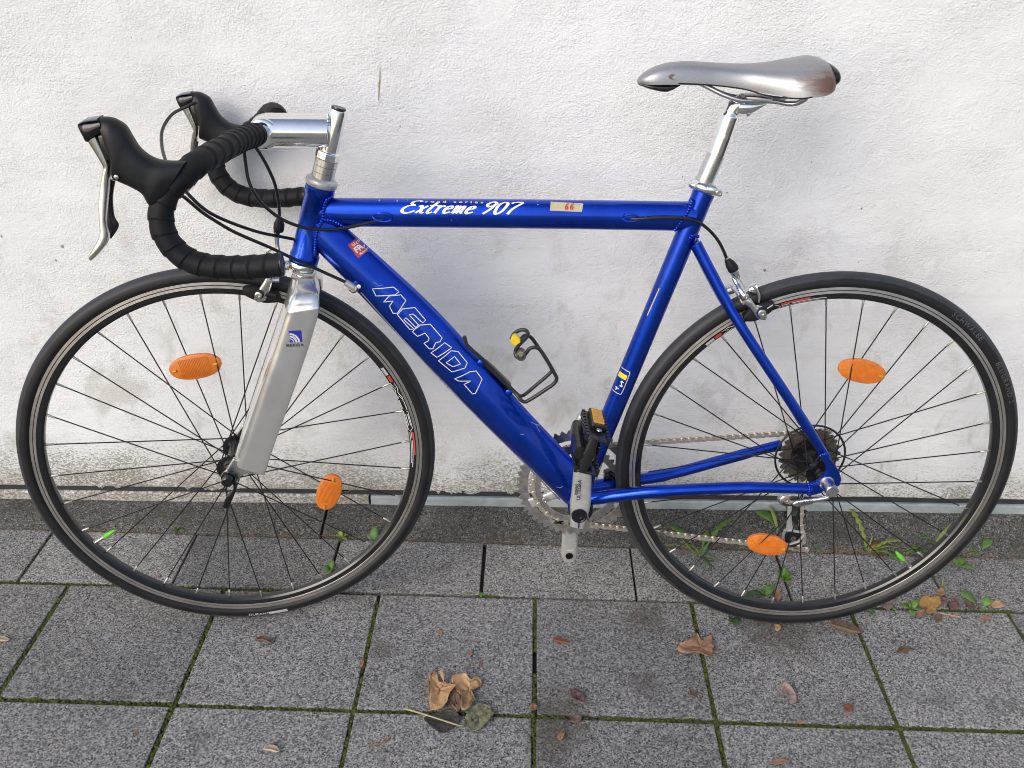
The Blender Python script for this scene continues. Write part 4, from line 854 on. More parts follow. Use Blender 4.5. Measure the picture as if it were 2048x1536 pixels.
# mark on the blade
fb0 = V((-0.8501, -0.0628, 0.5840)); fdn = (V((-0.8808, -0.0638, 0.5025)) - V((-0.8517, -0.0630, 0.5832))).normalized(); fx = Vector((-fdn.z, 0, fdn.x))
if fx.x < 0: fx = -fx
fn_ = -SYV
fx = (fx - fn_ * fx.dot(fn_)).normalized()
def on_blade(p, eps):
    q = p + fn_ * .1; h = BTREE.ray_cast(q, -fn_)
    return (h[0] if h[0] is not None else p) + fn_ * eps
def fork_map(vf, k, eps, c=fb0): return [on_blade(c + SXV * v[0] * k + SZV * v[1] * k, eps) for v in vf[0]], vf[1]
sq = quad_grid((-.95, -.95, 0), (.95, -.95, 0), (.95, .95, 0), (-.95, .95, 0), 6, 6)
part('maker_badge', fork_map(sq, .0100, .0004), 'decal_blue', fork, smooth=False)
arcs = []
for r_, teeth in ((.62, 0), (1.02, 7), (1.42, 9)):
    n = 60; arc = []
    for i in range(n + 1):
        a = math.radians(2 + 86 * i / n); q = r_ + (.10 * (1 if math.sin(2 * math.pi * teeth * i / n) > 0 else -1) if teeth else 0)
        X, Y = -.95 + q * math.cos(a), -.95 + q * math.sin(a)
        if X < .95 and Y < .95: arc.append((X, Y))
    arcs.append(stroke2d(arc, .13, False, 1))
part('badge_mark', fork_map(join(*arcs), .0100, .0007), 'decal_white', fork, smooth=False)
part('badge_lettering', fork_map(text_geo('MERIDA', .62, 0, .02, 1.25), .0100, .0007, fb0 - SZV * .0145 - SXV * .0022), 'decal_dark', fork, smooth=False)

RIMP = [(.3170, .0095), (.3172, .0083), (.3120, .0070), (.3085, .0064), (.3085, -.0064), (.3120, -.0070), (.3172, -.0083), (.3170, -.0095)]
def make_wheel(nm, loc, mat3, phase, near_par, hubw, rear):
    wh = empty('wheel', (0, 0, 0), bike); wh.matrix_local = Matrix.Translation(loc) @ mat3.to_4x4()
    P = lambda n_, vf, m, **k: mk(n_, vf, m, wh, **k)
    # tyre: near-round section standing on the rim
    rc, wv = .3238, .0136; tp_ = []
    for i in range(29):
        a = R(-38 + 256 * i / 28); tp_.append((rc + .0157 * math.sin(a) * (1.0 if math.sin(a) > 0 else .62) , wv * math.cos(a) * (1 if abs(math.cos(a)) > .2 else 1)))
    tp_.append((.3135, -.0060)); tp_.append((.3135, .0060))
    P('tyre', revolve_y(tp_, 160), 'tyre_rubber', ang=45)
    rim_prof = [(.3160, .0084), (.3160, -.0084), (.3055, -.0092), (.2995, -.0078), (.2965, -.0052), (.2957, 0), (.2965, .0052), (.2995, .0078), (.3055, .0092)]
    P('rim', revolve_y(rim_prof, 160), 'rim_black', ang=25)
    for s in (-1, 1):
        tr = [(.3171, .0086), (.3171, .0096), (.3124, .0097), (.3120, .0082), (.3113, .0082), (.3109, .0097), (.3073, .0098), (.3070, .0094), (.3070, .0086)]
        P('brake_track', revolve_y([(r, s * q) for r, q in tr], 160), 'brake_track', ang=25)
    # hub
    fl = .0350; rf_n, rf_f = (.0215, .0255) if rear else (.0200, .0200); wn_, wf_ = (-.0350, .0190) if rear else (-.0345, .0345)
    hp = [(wn_ - .012, .0100), (wn_ - .004, .0125), (wn_ - .0022, .0165), (wn_ - .0018, rf_n + .003), (wn_ + .0018, rf_n + .003), (wn_ + .003, .0165), (wn_ + .010, .0115), (0 if not rear else -.008, .0105), (wf_ - .010, .0115), (wf_ - .003, .0165), (wf_ - .0018, rf_f + .003), (wf_ + .0018, rf_f + .003), (wf_ + .0022, .0165), (wf_ + .004, .0125), (wf_ + .012, .0100)]
    hub = P('hub', lathe((0, 0, 0), (0, 1, 0), hp, 40), 'black_gloss', ang=40)
    P('axle', cyl((0, -.066, 0), (0, .066, 0), .0060, 16), 'steel')
    for s in (-1, 1):
        P('axle_nut', lathe((0, s * (hubw - .010), 0), (0, s, 0), [(0, .0115), (.004, .0120), (.005, .0098), (.0065, .0098)], 24), 'black_plastic', ang=40)
    sp_v = None; sp_f = None
    for k in range(32):
        th = R(phase + 11.25 * k); near = (k % 2 == near_par); lead = 1 if (k // 2) % 2 else -1
        wfl = wn_ if near else wf_; rfl = rf_n if near else rf_f; ph = th + lead * R(66)
        a = Vector((.2950 * math.cos(th), (-.0018 if near else .0018), .2950 * math.sin(th))); b = Vector((rfl * math.cos(ph), wfl + (.0022 if (lead > 0) else -.0022), rfl * math.sin(ph)))
        d = (b - a).normalized()
        P('spoke', tube([a + d * .010, b], .00105, 7), 'spoke_black')
        P('nipple', lathe(a - d * .003, d, [(0, .0021), (.006, .0020), (.015, .0017), (.0155, .0012)], 9), 'nipple_alloy', ang=50)
    return wh, P
def oval(c, rx_, rz_, rot, y0, y1, n=40):
    """a bevelled oval plate lying in the wheel plane"""
    vs, fs = [], []; cr, sr = math.cos(rot), math.sin(rot)
    for yy, k in ((y1, 1.), (y0 + .0012, 1.), (y0, .93)):
        for i in range(n):
            a = 2 * math.pi * i / n; X, Z = rx_ * k * spow(math.cos(a), 2.2), rz_ * k * spow(math.sin(a), 2.2)
            vs.append((c[0] + X * cr - Z * sr, yy, c[1] + X * sr + Z * cr))
    for j in range(2):
        for i in range(n): fs.append((j * n + i, j * n + (i + 1) % n, (j + 1) * n + (i + 1) % n, (j + 1) * n + i))
    fs.append(tuple(range(n))); fs.append(tuple(2 * n + i for i in range(n)))
    return vs, fs
def reflector(P, c, rx_, rz_, rot, y=-.012):
    vs, fs = oval(c, rx_, rz_, rot, y - .0035, y + .0035)
    cr, sr = math.cos(rot), math.sin(rot)
    o = P('spoke_reflector', (vs, fs), 'orange_reflector', ang=50)
    ridges = []
    for i in range(-9, 10):
        t_ = i * rx_ * .062; h_ = rz_ * .78
        p0 = Vector((c[0] + t_ * cr + h_ * sr, y - .0038, c[1] + t_ * sr - h_ * cr)); p1 = Vector((c[0] + t_ * cr - h_ * sr, y - .0038, c[1] + t_ * sr + h_ * cr))
        ridges.append(tube([p0, p1], .0005, 5))
    P('reflector_ribs', join(*ridges), 'orange_reflector')
    for s in (-1, 1):
        cx, cz = c[0] + s * rx_ * .80 * cr, c[1] + s * rx_ * .80 * sr
        P('reflector_clip', tube([(cx - .003 * cr, y - .0042, cz - .003 * sr), (cx + .003 * cr, y - .0042, cz + .003 * sr)], .0021, 8), 'amber_reflector')
def arc_map(vf, th0, rad, k, y, flip=1):
    out = []
    for v in vf[0]:
        a = th0 - flip * v[0] * k / rad; r_ = rad + flip * v[1] * k; out.append(Vector((r_ * math.cos(a), y(r_) if callable(y) else y, r_ * math.sin(a))))
    return out, vf[1]
def tyre_y(r_):
    q = max(-1., min(1., (r_ - .3238) / .0157)); return -.0136 * math.sqrt(max(.02, 1 - q * q)) - .0005
def slope_y(r_):
    return -(.0098 if r_ > .3055 else .0078 + (.0092 - .0078) * (r_ - .2995) / .006 if r_ > .2995 else .0052 + .0026 * (r_ - .2965) / .003) - .0005
SM3 = Matrix((SXV, SYV, SZV)).transposed()
fw, P = make_wheel('wheel', FH, SM3, 81.25, 1, .050, False)
reflector(P, (-0.0350, 0.1780), .0405, .0208, R(8)); reflector(P, (0.1528, -0.0737), .0360, .0205, R(70))
a = R(-148.8); vd = Vector((math.cos(a), 0, math.sin(a)))
P('valve', lathe(vd * .298, -vd, [(0, .0045), (.002, .0045), (.003, .0031), (.024, .0030), (.0245, .0018)], 12), 'satin_alloy', ang=40)
P('valve_cap', lathe(vd * .2725, -vd, [(-.004, .0034), (.002, .0042), (.011, .0038), (.018, .0024), (.020, .0012)], 14), 'green_cap', ang=40)
# quick release
P('quick_release_nut', lathe((0, -.0605, 0), (0, -1, 0), [(0, .0108), (.006, .0112), (.0062, .0092), (.018, .0088), (.0195, .0070)], 24), 'black_gloss', ang=40)
lvq = [V(p) for p in [(0.0123, -0.0740, 0.0012), (0.0141, -0.0740, -0.0103), (0.0040, -0.0740, -0.0344), (-0.0057, -0.0740, -0.0521), (0.0054, -0.0740, -0.0011), (0.0075, -0.0740, -0.0142), (-0.0055, -0.0740, -0.0292), (-0.0136, -0.0740, -0.0480)]]
P('quick_release_lever', ribbon(lvq[:4], lvq[4:], [.003, .0034, .0038, .003], (0, 1, 0), 14, 2.5), 'black_gloss')
P('quick_release_nut', lathe((0, .0605, 0), (0, 1, 0), [(0, .0100), (.012, .0090)], 20), 'black_gloss')
P('tyre_lettering', arc_map(text_geo('DURANO', .0088, .15, .0001, 1.05), R(-89.0), .3290, 1, tyre_y, -1), 'decal_silver', smooth=False)
P('tyre_label', arc_map(quad_grid((-.017, -.0036, 0), (.017, -.0036, 0), (.017, .0036, 0), (-.017, .0036, 0), 20, 2), R(-83.0), .3290, 1, tyre_y, -1), 'decal_silver', smooth=False)
# rim decals
def rim_poly(pts, wd, closed=True, n=1): return stroke2d(pts, wd, closed, n)
# decal drawn along the rim: x runs clockwise in metres from its centre, y outwards
def rim_decal(P, th, k=1.):
    A = [rim_poly([(-.052, .0034), (-.040, .0036), (-.031, .0006), (-.022, .0036), (-.016, .0036), (-.026, -.0006), (-.020, -.0038), (-.032, -.0038), (-.036, -.0018), (-.044, -.0038), (-.052, -.0036), (-.040, .0002)], .0010),
         rim_poly([(-.014, .0034), (.004, .0034), (.001, -.0036), (-.016, -.0036)], .0010), rim_poly([(.007, .0036), (.040, .0036), (.046, -.0008), (.042, -.0038), (.006, -.0038)], .0010), rim_poly([(.012, .0016), (.034, .0016), (.034, -.0018), (.012, -.0018)], .0009)]
    P('rim_lettering', arc_map(join(*A), th, .3012, k, slope_y), 'decal_white', smooth=False)
    bar_ = lambda x0, x1, y0, y1: quad_grid((x0, y0, 0), (x1, y0, 0), (x1, y1, 0), (x0, y1, 0), 14, 1)
    P('rim_stripe', arc_map(join(bar_(.047, .093, .0012, .0040), bar_(-.066, -.054, -.0020, .0030)), th, .3012, k, slope_y), 'decal_red', smooth=False)
    P('rim_lettering', arc_map(join(bar_(.048, .110, -.0030, -.0020), bar_(.048, .060, -.0006, .0004), bar_(.064, .118, -.0008, .0004), bar_(-.084, -.068, -.0028, .0026)), th, .3012, k, slope_y), 'decal_silver', smooth=False)
rim_decal(P, R(15.5))

rw, P = make_wheel('wheel', RH, Matrix.Identity(3), 83.7, 0, .062, True)
reflector(P, (0.0466, 0.1766), .0395, .0195, R(-12)); reflector(P, (-0.0624, -0.1598), .0370, .0200, R(-13))
a = R(-45.8); vd = Vector((math.cos(a), 0, math.sin(a)))
P('valve', lathe(vd * .298, -vd, [(0, .0045), (.002, .0045), (.003, .0031), (.024, .0030), (.0245, .0018)], 12), 'satin_alloy', ang=40)
P('valve_cap', lathe(vd * .2725, -vd, [(-.004, .0034), (.002, .0042), (.011, .0038), (.018, .0024), (.020, .0012)], 14), 'green_cap', ang=40)
P('tyre_lettering', arc_map(text_geo('SCHWALBE', .0120, .18, .00002, 1.22), R(52.0), .3265, 1, tyre_y), 'decal_grey', smooth=False)
P('tyre_lettering', arc_map(text_geo('BLUGRAND 2', .0115, .18, .00002, 1.25), R(29.5), .3265, 1, tyre_y), 'decal_grey', smooth=False)
rim_decal(P, R(118))
P('quick_release_nut', lathe((0, -.0665, 0), (0, -1, 0), [(0, .0118), (.003, .0122), (.0035, .0104), (.020, .0100), (.0215, .0106), (.029, .0104), (.0305, .0090)], 28), 'satin_alloy', ang=40)
P('quick_release_nut', lathe((0, .0665, 0), (0, 1, 0), [(0, .0110), (.013, .0095)], 20), 'satin_alloy', ang=40)
P('lock_ring', lathe((0, -.0460, 0), (0, -1, 0), [(0, .0165), (.004, .0170), (.0045, .0135), (.010, .0130), (.0105, .0110), (.0145, .0100)], 28), 'black_gloss', ang=35)
qr = [V(p) for p in [(-0.0006, -0.0880, -0.0051), (-0.0045, -0.0870, -0.0135), (-0.0193, -0.0840, -0.0187), (-0.0488, -0.0800, -0.0264), (-0.0555, -0.0790, -0.0319), (0.0019, -0.0880, -0.0121), (-0.0017, -0.0870, -0.0185), (-0.0168, -0.0840, -0.0260), (-0.0445, -0.0800, -0.0377), (-0.0542, -0.0790, -0.0360)]]
lev = P('quick_release_lever', ribbon(qr[:5], qr[5:], [.0042, .0036, .0034, .0036, .0030], (0, 1, 0), 18, 2.6), 'satin_alloy')
qc_, qd_ = (qr[2] + qr[7]) / 2, (qr[3] + qr[8]) / 2; qx = (qc_ - qd_).normalized(); qz = Vector((-qx.z, 0, qx.x)); qz = qz if qz.z > 0 else -qz
qm = qc_.lerp(qd_, .62)
def qmap(vf, dz): return [qm + qx * v[0] + qz * (v[1] + dz) - Vector((0, .0042, 0)) for v in vf[0]], vf[1]
P('lever_lettering', qmap(text_geo('SHIMANO', .0052, 0, .0001), .0026), 'decal_dark', smooth=False)
P('lever_lettering', qmap(text_geo('ULTEGRA', .0052, 0, .0001), -.0026), 'decal_dark', smooth=False)
# sprockets, spoke guard
def toothed(r0, r1, n, hole, y0, y1):
    vs, fs = [], []; m = n * 6
    for yy in (y0, y1):
        for i in range(m):
            a = 2 * math.pi * i / m; ph = i % 6; r_ = (r0, r0 + (r1 - r0) * .55, r1, r1, r0 + (r1 - r0) * .55, r0)[ph]
            vs.append((r_ * math.cos(a), yy, r_ * math.sin(a)))
        for i in range(m):
            a = 2 * math.pi * i / m; vs.append((hole * math.cos(a), yy, hole * math.sin(a)))
    for i in range(m):
        j = (i + 1) % m
        fs += [(i, j, m + j, m + i), (2 * m + i, 3 * m + i, 3 * m + j, 2 * m + j), (i, 2 * m + i, 2 * m + j, j), (m + i, m + j, 3 * m + j, 3 * m + i)]
    return vs, fs
for k, nt in enumerate((25, 23, 21, 19, 17, 15, 14, 13, 12)):
    rr_ = .0127 * nt / (2 * math.pi)
    P('sprocket', toothed(rr_ - .0028, rr_ + .0030, nt, rr_ * .66 if k < 3 else .016, .0245 + k * .0039, .0263 + k * .0039), 'cog_steel', smooth=False)
P('freehub', cyl((0, .0235, 0), (0, .060, 0), .0170, 28), 'black_gloss')
P('spoke_guard', join(tube([(.0600 * math.cos(2 * math.pi * i / 64), .0215, .0600 * math.sin(2 * math.pi * i / 64)) for i in range(64)], .0019, 8, False, True)), 'black_plastic')

# ------------------------------------------------------------------ brakes
def bolt(c, r, parent, mat='steel', hole=True, ax_=(0, -1, 0)):
    return part('brake_bolt', lathe(c, ax_, [(0, r), (.003, r), (.0036, r * .8), (.0036, r * .45), (.0015, r * .42)], 16), mat, parent, ang=40)
fbk = part('brake_caliper', ribbon([(-0.8887, -0.0355, 0.6704), (-0.8842, -0.0356, 0.6618), (-0.8894, -0.0357, 0.6459), (-0.8974, -0.0362, 0.6323)], [(-0.8941, -0.0360, 0.6673), (-0.9032, -0.0378, 0.6543), (-0.9138, -0.0385, 0.6377), (-0.9102, -0.0378, 0.6303)], [.0065, .006, .0052, .0040], SYV, 18, 3, 6), 'lever_alloy', ang=50)
part('caliper_bridge', tube(spline([(-0.8901, -0.0356, 0.6704), (-0.8868, -0.0296, 0.6811), (-0.8811, -0.0150, 0.6894), (-0.8748, 0.0003, 0.6794), (-0.8652, 0.0037, 0.6745)], 6), .0062, 14), 'satin_alloy', fbk)
part('caliper_arm', ribbon([(-0.8844, -0.0039, 0.7314), (-0.8836, -0.0032, 0.7173), (-0.8828, -0.0044, 0.6981), (-0.8810, -0.0065, 0.6789)], [(-0.8736, -0.0024, 0.7289), (-0.8764, -0.0022, 0.7156), (-0.8754, -0.0035, 0.6979), (-0.8691, -0.0050, 0.6786)], [.0055, .0048, .005, .0065], SYV, 16, 2.6, 6), 'polished_alloy', fbk)
part('cable_boot', lathe((-0.8764, -0.0028, 0.7305), V((-0.8732, -0.0030, 0.7483)) - V((-0.8764, -0.0028, 0.7305)), [(0, .0068), (.004, .0082), (.012, .0080), (.020, .0048), (.021, .0030)], 10), 'black_rubber', fbk, ang=30)
part('release_lever', ribbon([(-0.8966, -0.0091, 0.6937), (-0.8963, -0.0094, 0.7032), (-0.8900, -0.0088, 0.7078)], [(-0.8907, -0.0083, 0.6936), (-0.8901, -0.0085, 0.6991), (-0.8867, -0.0082, 0.7038)], .003, SYV, 12, 3), 'lever_alloy', fbk)
part('brake_pad', ribbon([(-0.9303, -0.0336, 0.6518), (-0.9199, -0.0323, 0.6531), (-0.8983, -0.0293, 0.6484), (-0.8796, -0.0267, 0.6430)], [(-0.9306, -0.0333, 0.6421), (-0.9204, -0.0317, 0.6345), (-0.9006, -0.0288, 0.6265), (-0.8759, -0.0257, 0.6274)], .0075, SYV, 16, 4.5, 6), 'black_rubber', fbk)
part('pad_holder', ribbon([(-0.8962, -0.0381, 0.6482), (-0.8805, -0.0359, 0.6429)], [(-0.8964, -0.0378, 0.6393), (-0.8806, -0.0356, 0.6348)], .0035, SYV, 14, 4), 'black_plastic', fbk)
bolt((-0.9050, -0.0431, 0.6426), .0055, fbk); part('bolt_recess', lathe((-0.9041, -0.0427, 0.6441), (0, -1, 0), [(0, .0075), (.0012, .0075), (.0013, .0056)], 18), 'black_plastic', fbk)
part('caliper_nut', cyl((-0.8863, -0.0267, 0.6613), (-0.8760, -0.0254, 0.6614), .0054, 14), 'satin_alloy', fbk)
part('caliper_nut', cyl((-0.8736, -0.0055, 0.6780), (-0.8654, -0.0023, 0.6747), .0062, 8), 'polished_alloy', fbk)

rbk = part('brake_caliper', ribbon([(-0.1619, -0.0300, 0.6484), (-0.1538, -0.0310, 0.6432), (-0.1447, -0.0310, 0.6328), (-0.1352, -0.0310, 0.6313), (-0.1251, -0.0310, 0.6192)], [(-0.1654, -0.0300, 0.6330), (-0.1584, -0.0310, 0.6310), (-0.1486, -0.0310, 0.6205), (-0.1412, -0.0310, 0.6116), (-0.1284, -0.0310, 0.6084)], [.0062, .006, .0055, .005, .004], LAT, 18, 3, 6), 'lever_alloy', ang=50)
part('caliper_arm', ribbon([(-0.1761, -0.0040, 0.6696), (-0.1701, -0.0080, 0.6637), (-0.1654, -0.0180, 0.6565), (-0.1585, -0.0270, 0.6458)], [(-0.1812, -0.0040, 0.6671), (-0.1774, -0.0080, 0.6603), (-0.1734, -0.0180, 0.6523), (-0.1646, -0.0270, 0.6393)], [.005, .0052, .0055, .006], LAT, 16, 2.6, 6), 'polished_alloy', rbk)
part('cable_boot', lathe((-0.1770, -0.0020, 0.6786), V((-0.1894, -0.0020, 0.6953)) - V((-0.1770, -0.0020, 0.6786)), [(0, .0078), (.004, .0088), (.013, .0078), (.023, .0040), (.0235, .0028)], 12), 'black_rubber', rbk, ang=30)
part('cable_ferrule', cyl((-0.1882, -0.0020, 0.6941), (-0.1918, -0.0020, 0.6992), .0040, 12), 'satin_alloy', rbk)
part('barrel_adjuster', lathe((-0.1742, -0.0030, 0.6725), V((-0.1783, -0.0020, 0.6794)) - V((-0.1742, -0.0030, 0.6725)), [(-.008, .0040), (-.004, .0058), (.007, .0078)], 14), 'satin_alloy', rbk)
part('caliper_bolt', lathe((-0.1523, -0.0120, 0.6506), V((-0.1440, -0.0140, 0.6546)) - V((-0.1523, -0.0120, 0.6506)), [(0, .0075), (.006, .0092), (.013, .0092), (.014, .006)], 20), 'polished_alloy', rbk, ang=40)
part('release_lever', ribbon([(-0.1523, -0.0220, 0.6620), (-0.1441, -0.0220, 0.6581), (-0.1372, -0.0220, 0.6461), (-0.1367, -0.0220, 0.6363)], [(-0.1536, -0.0220, 0.6596), (-0.1467, -0.0220, 0.6540), (-0.1414, -0.0220, 0.6427), (-0.1402, -0.0220, 0.6338)], .003, LAT, 14, 2.5), 'lever_alloy', rbk)
part('caliper_bolt', cyl((-0.1845, -0.0020, 0.6452), (-0.1755, -0.0020, 0.6486), .0070, 10), 'satin_alloy', rbk)
part('return_spring', tube(spline([(-0.1823, -0.0180, 0.6554), (-0.1763, -0.0220, 0.6496), (-0.1695, -0.0240, 0.6406), (-0.1656, -0.0240, 0.6341)], 5), .0012, 8), 'steel', rbk)
part('caliper_cable', cyl((-0.1710, -0.0120, 0.6698), (-0.1624, -0.0220, 0.6562), .0008, 6), 'steel', rbk)
bolt((-0.1642, -0.0365, 0.6482), .0050, rbk)
part('brake_pad', ribbon([(-0.1608, -0.0235, 0.6143), (-0.1512, -0.0235, 0.6252), (-0.1328, -0.0235, 0.6336), (-0.1170, -0.0235, 0.6371)], [(-0.1580, -0.0235, 0.6044), (-0.1409, -0.0235, 0.6055), (-0.1221, -0.0235, 0.6173), (-0.1136, -0.0235, 0.6298)], .0075, LAT, 16, 4.5, 6), 'black_rubber', rbk)
part('pad_lettering', [None][0] or ([V(p) for p in ((-0.1272, -0.0315, 0.6283), (-0.1195, -0.0315, 0.6341), (-0.1185, -0.0315, 0.6325), (-0.1262, -0.0315, 0.6267))], [(0, 1, 2, 3)]), 'decal_silver', rbk, smooth=False)
part('bolt_recess', lathe((-0.1355, -0.0362, 0.6234), (0, -1, 0), [(0, .0082), (.0012, .0082), (.0013, .0062)], 18), 'black_plastic', rbk); bolt((-0.1359, -0.0368, 0.6219), .0062, rbk)
part('paint_mark', ribbon([(-0.1456, -0.0365, 0.6225), (-0.1416, -0.0365, 0.6160), (-0.1379, -0.0365, 0.6112)], [(-0.1434, -0.0365, 0.6234), (-0.1387, -0.0365, 0.6169), (-0.1376, -0.0365, 0.6120)], .0006, LAT, 8, 2), 'decal_blue', rbk)

# ------------------------------------------------------------------ cranks, chainrings, pedal, chain, derailleurs
CW = .0430
def bb(vs): return [V(p) + BB for p in vs]
cr_ = part('crankset', cyl(BB - LAT * .088, BB + LAT * .075, .0120, 24), 'steel')
def ring(r_, nt, hole, y):
    v, f = toothed(r_ - .0030, r_ + .0030, nt, hole, y - .0012, y + .0012); return bb(v), f
R1, R2 = .0127 * 52 / (2 * math.pi), .0127 * 39 / (2 * math.pi)
part('chainring', ring(R1, 52, .0880, CW + .0040), 'ring_alloy', cr_, smooth=False)
part('chainring', ring(R2, 39, .0655, CW - .0040), 'ring_alloy', cr_, smooth=False)
for k in range(5):
    a = R(-90 + 72 * k + 8); d = Vector((math.cos(a), 0, math.sin(a))); e = Vector((-d.z, 0, d.x))
    p = [BB + d * r_ + e * q + LAT * (CW) for r_, q in ((.016, .013), (.040, .0095), (.066, .0085), (.092, .010))]; q_ = [BB + d * r_ - e * q + LAT * CW for r_, q in ((.016, .013), (.040, .0095), (.066, .0085), (.092, .010))]
    part('spider_arm', ribbon(p, q_, [.006, .005, .0045, .002], LAT, 16, 3.2), 'painted_silver', cr_)
    part('chainring_bolt', lathe(BB + d * .0640 + LAT * (CW - .0085), (0, -1, 0), [(0, .0052), (.0022, .0050), (.0024, .0028), (.001, .0026)], 14), 'polished_alloy', cr_, ang=40)
    a2 = R(-90 + 72 * k + 44); d2 = Vector((math.cos(a2), 0, math.sin(a2)))
# left arm points up, right arm down
def arm(pts_l, pts_r, hw, nm='crank_arm'): return part(nm, ribbon(pts_l, pts_r, hw, LAT, 28, 3.4, 8), 'painted_silver', cr_, ang=50)
la = arm([(-0.4200, -0.0880, 0.2680), (-0.4199, -0.0880, 0.2854), (-0.4216, -0.0880, 0.3065), (-0.4201, -0.0880, 0.3283), (-0.4192, -0.0890, 0.3615), (-0.4197, -0.0900, 0.4076), (-0.4198, -0.0910, 0.4524), (-0.4188, -0.0910, 0.4646), (-0.4149, -0.0910, 0.4733)],
         [(-0.3966, -0.0880, 0.2634), (-0.3919, -0.0880, 0.2839), (-0.3882, -0.0880, 0.3069), (-0.3881, -0.0880, 0.3287), (-0.3895, -0.0890, 0.3619), (-0.3904, -0.0900, 0.4079), (-0.3905, -0.0910, 0.4528), (-0.3927, -0.0910, 0.4650), (-0.3993, -0.0910, 0.4727)], [.009, .0100, .0105, .0102, .0095, .0085, .0085, .0080, .006])
part('axle_cap', lathe((-0.4066, -0.0985, 0.2914), (0, -1, 0), [(-.004, .0128), (.0022, .0128), (.0024, .0112), (.0012, .0100), (.0012, .0050), (.0008, .0045)], 28), 'black_gloss', cr_, ang=35)
part('clamp_slot', box((-0.4065, -0.0976, 0.2730), (1, 0, 0), (0, 1, 0), (0, 0, 1), .0018, .003, .012), 'oil_hole', cr_, smooth=False)
ra_ = arm([(-0.4174, 0.0660, 0.1814), (-0.4190, 0.0700, 0.1569), (-0.4192, 0.0720, 0.1279), (-0.4190, 0.0730, 0.0991), (-0.4141, 0.0730, 0.0821)], [(-0.3953, 0.0660, 0.1817), (-0.3911, 0.0700, 0.1572), (-0.3892, 0.0720, 0.1282), (-0.3888, 0.0730, 0.0994), (-0.3931, 0.0730, 0.0800)], [.0075, .0075, .0070, .0070, .005])
part('pedal_hole', lathe((-0.4042, 0.0655, 0.0966), (0, -1, 0), [(0, .0072), (.0006, .0072), (.0007, .006), (0, .0058)], 20), 'black_plastic', cr_)
def crank_text(s, uv_a, uv_b, size, w_=-.0997):
    a, b = V(uv_a), V(uv_b); d = (b - a).normalized(); nn = Vector((d.z, 0, -d.x)); g_ = text_geo(s, 1, 0, .02); xs = [v.x for v in g_[0]]; k = (b - a).length / (max(xs) - min(xs)); c = (a + b) / 2
    return [c + d * v.x * k + (-nn) * v.y * size for v in g_[0]], g_[1]
part('crank_lettering', crank_text('SHIMANO', (-0.4145, -0.0990, 0.3304), (-0.4138, -0.0993, 0.3510), .0050), 'decal_dark', cr_, smooth=False)
part('crank_lettering', crank_text('ULTEGRA', (-0.4092, -0.0990, 0.3210), (-0.4086, -0.0993, 0.3584), .0085), 'decal_dark', cr_, smooth=False)
part('crank_lettering', crank_text('SHIMANO', (-0.4113, 0.0655, 0.1095), (-0.3963, 0.0655, 0.1097), .0030), 'decal_white', cr_, smooth=False)

# pedal, hanging edge-up with a reflector on its upper edge
pe = V((-0.4063, -0.0910, 0.4561)); pdl = empty('pedal', pe, bike); pt = R(14)
px_, pz_ = Vector((math.cos(pt), 0, -math.sin(pt))), Vector((math.sin(pt), 0, math.cos(pt)))
pm = Matrix((px_, LAT, pz_)).transposed()
def PP(n_, vf, m, **k): return mk(n_, ([pm @ V(v) for v in vf[0]], vf[1]), m, pdl, **k)
PP('pedal_axle', cyl((0, .004, 0), (0, -.030, 0), .0070, 16), 'steel')
PP('pedal_body', ribbon([(-.011, -.020, .012), (-.012, -.060, .010), (-.010, -.100, .008)], [(-.011, -.020, -.012), (-.012, -.060, -.014), (-.010, -.100, -.012)], .011, (1, 0, 0), 18, 3.5), 'black_plastic')
for sx_, nm in ((-.012, 0), (.012, 1)):
    tv = []; m = 9; top = []; 
    for zz, sg_ in ((.030, 1), (-.030, -1)):
        pass
for zc, hh_ in ((.027, .005), (-.028, .005)):
    PP('pedal_cage', box((.004, -.062, zc), (1, 0, 0), (0, 1, 0), (0, 0, 1), .030, .090, hh_), 'black_plastic', smooth=False, bevel=.002)
    teeth = [box((sx_, -.024 - .0095 * i, zc + (0)), (1, 0, 0), (0, 1, 0), (0, 0, 1), .005, .0045, .011) for i in range(9) for sx_ in (-.012, .020)]
    PP('cage_teeth', join(*teeth), 'black_plastic', smooth=False)['kind'] = 'stuff'
for yy in (-.021, -.104):
    PP('pedal_cage', ribbon([(.004, yy, .028), (.006, yy - .002, .0), (.004, yy, -.028)], [(-.008, yy, .028), (-.010, yy - .002, 0), (-.008, yy, -.028)], .004, (0, 1, 0), 14, 3.5), 'black_plastic')
PP('reflector_case', box((.006, -.050, .0335), (1, 0, 0), (0, 1, 0), (0, 0, 1), .0225, .058, .009), 'black_gloss', smooth=False, bevel=.002)
PP('pedal_reflector', box((.006, -.048, .0383), (1, 0, 0), (0, 1, 0), (0, 0, 1), .0165, .046, .0030), 'amber_reflector', smooth=False, bevel=.001)
PP('reflector_screw', lathe((.006, -.085, .0335), (0, 0, 1), [(0, .0045), (.0016, .0042)], 12), 'steel')
PP('pedal_cap', lathe((-.001, -.104, .0), (0, -1, 0), [(0, .0105), (.004, .0100), (.005, .0078), (.004, .006)], 20), 'black_gloss')
PP('body_plate', box((.0125, -.062, -.004), (1, 0, 0), (0, 1, 0), (0, 0, 1), .004, .070, .034), 'black_gloss', smooth=False, bevel=.0015)

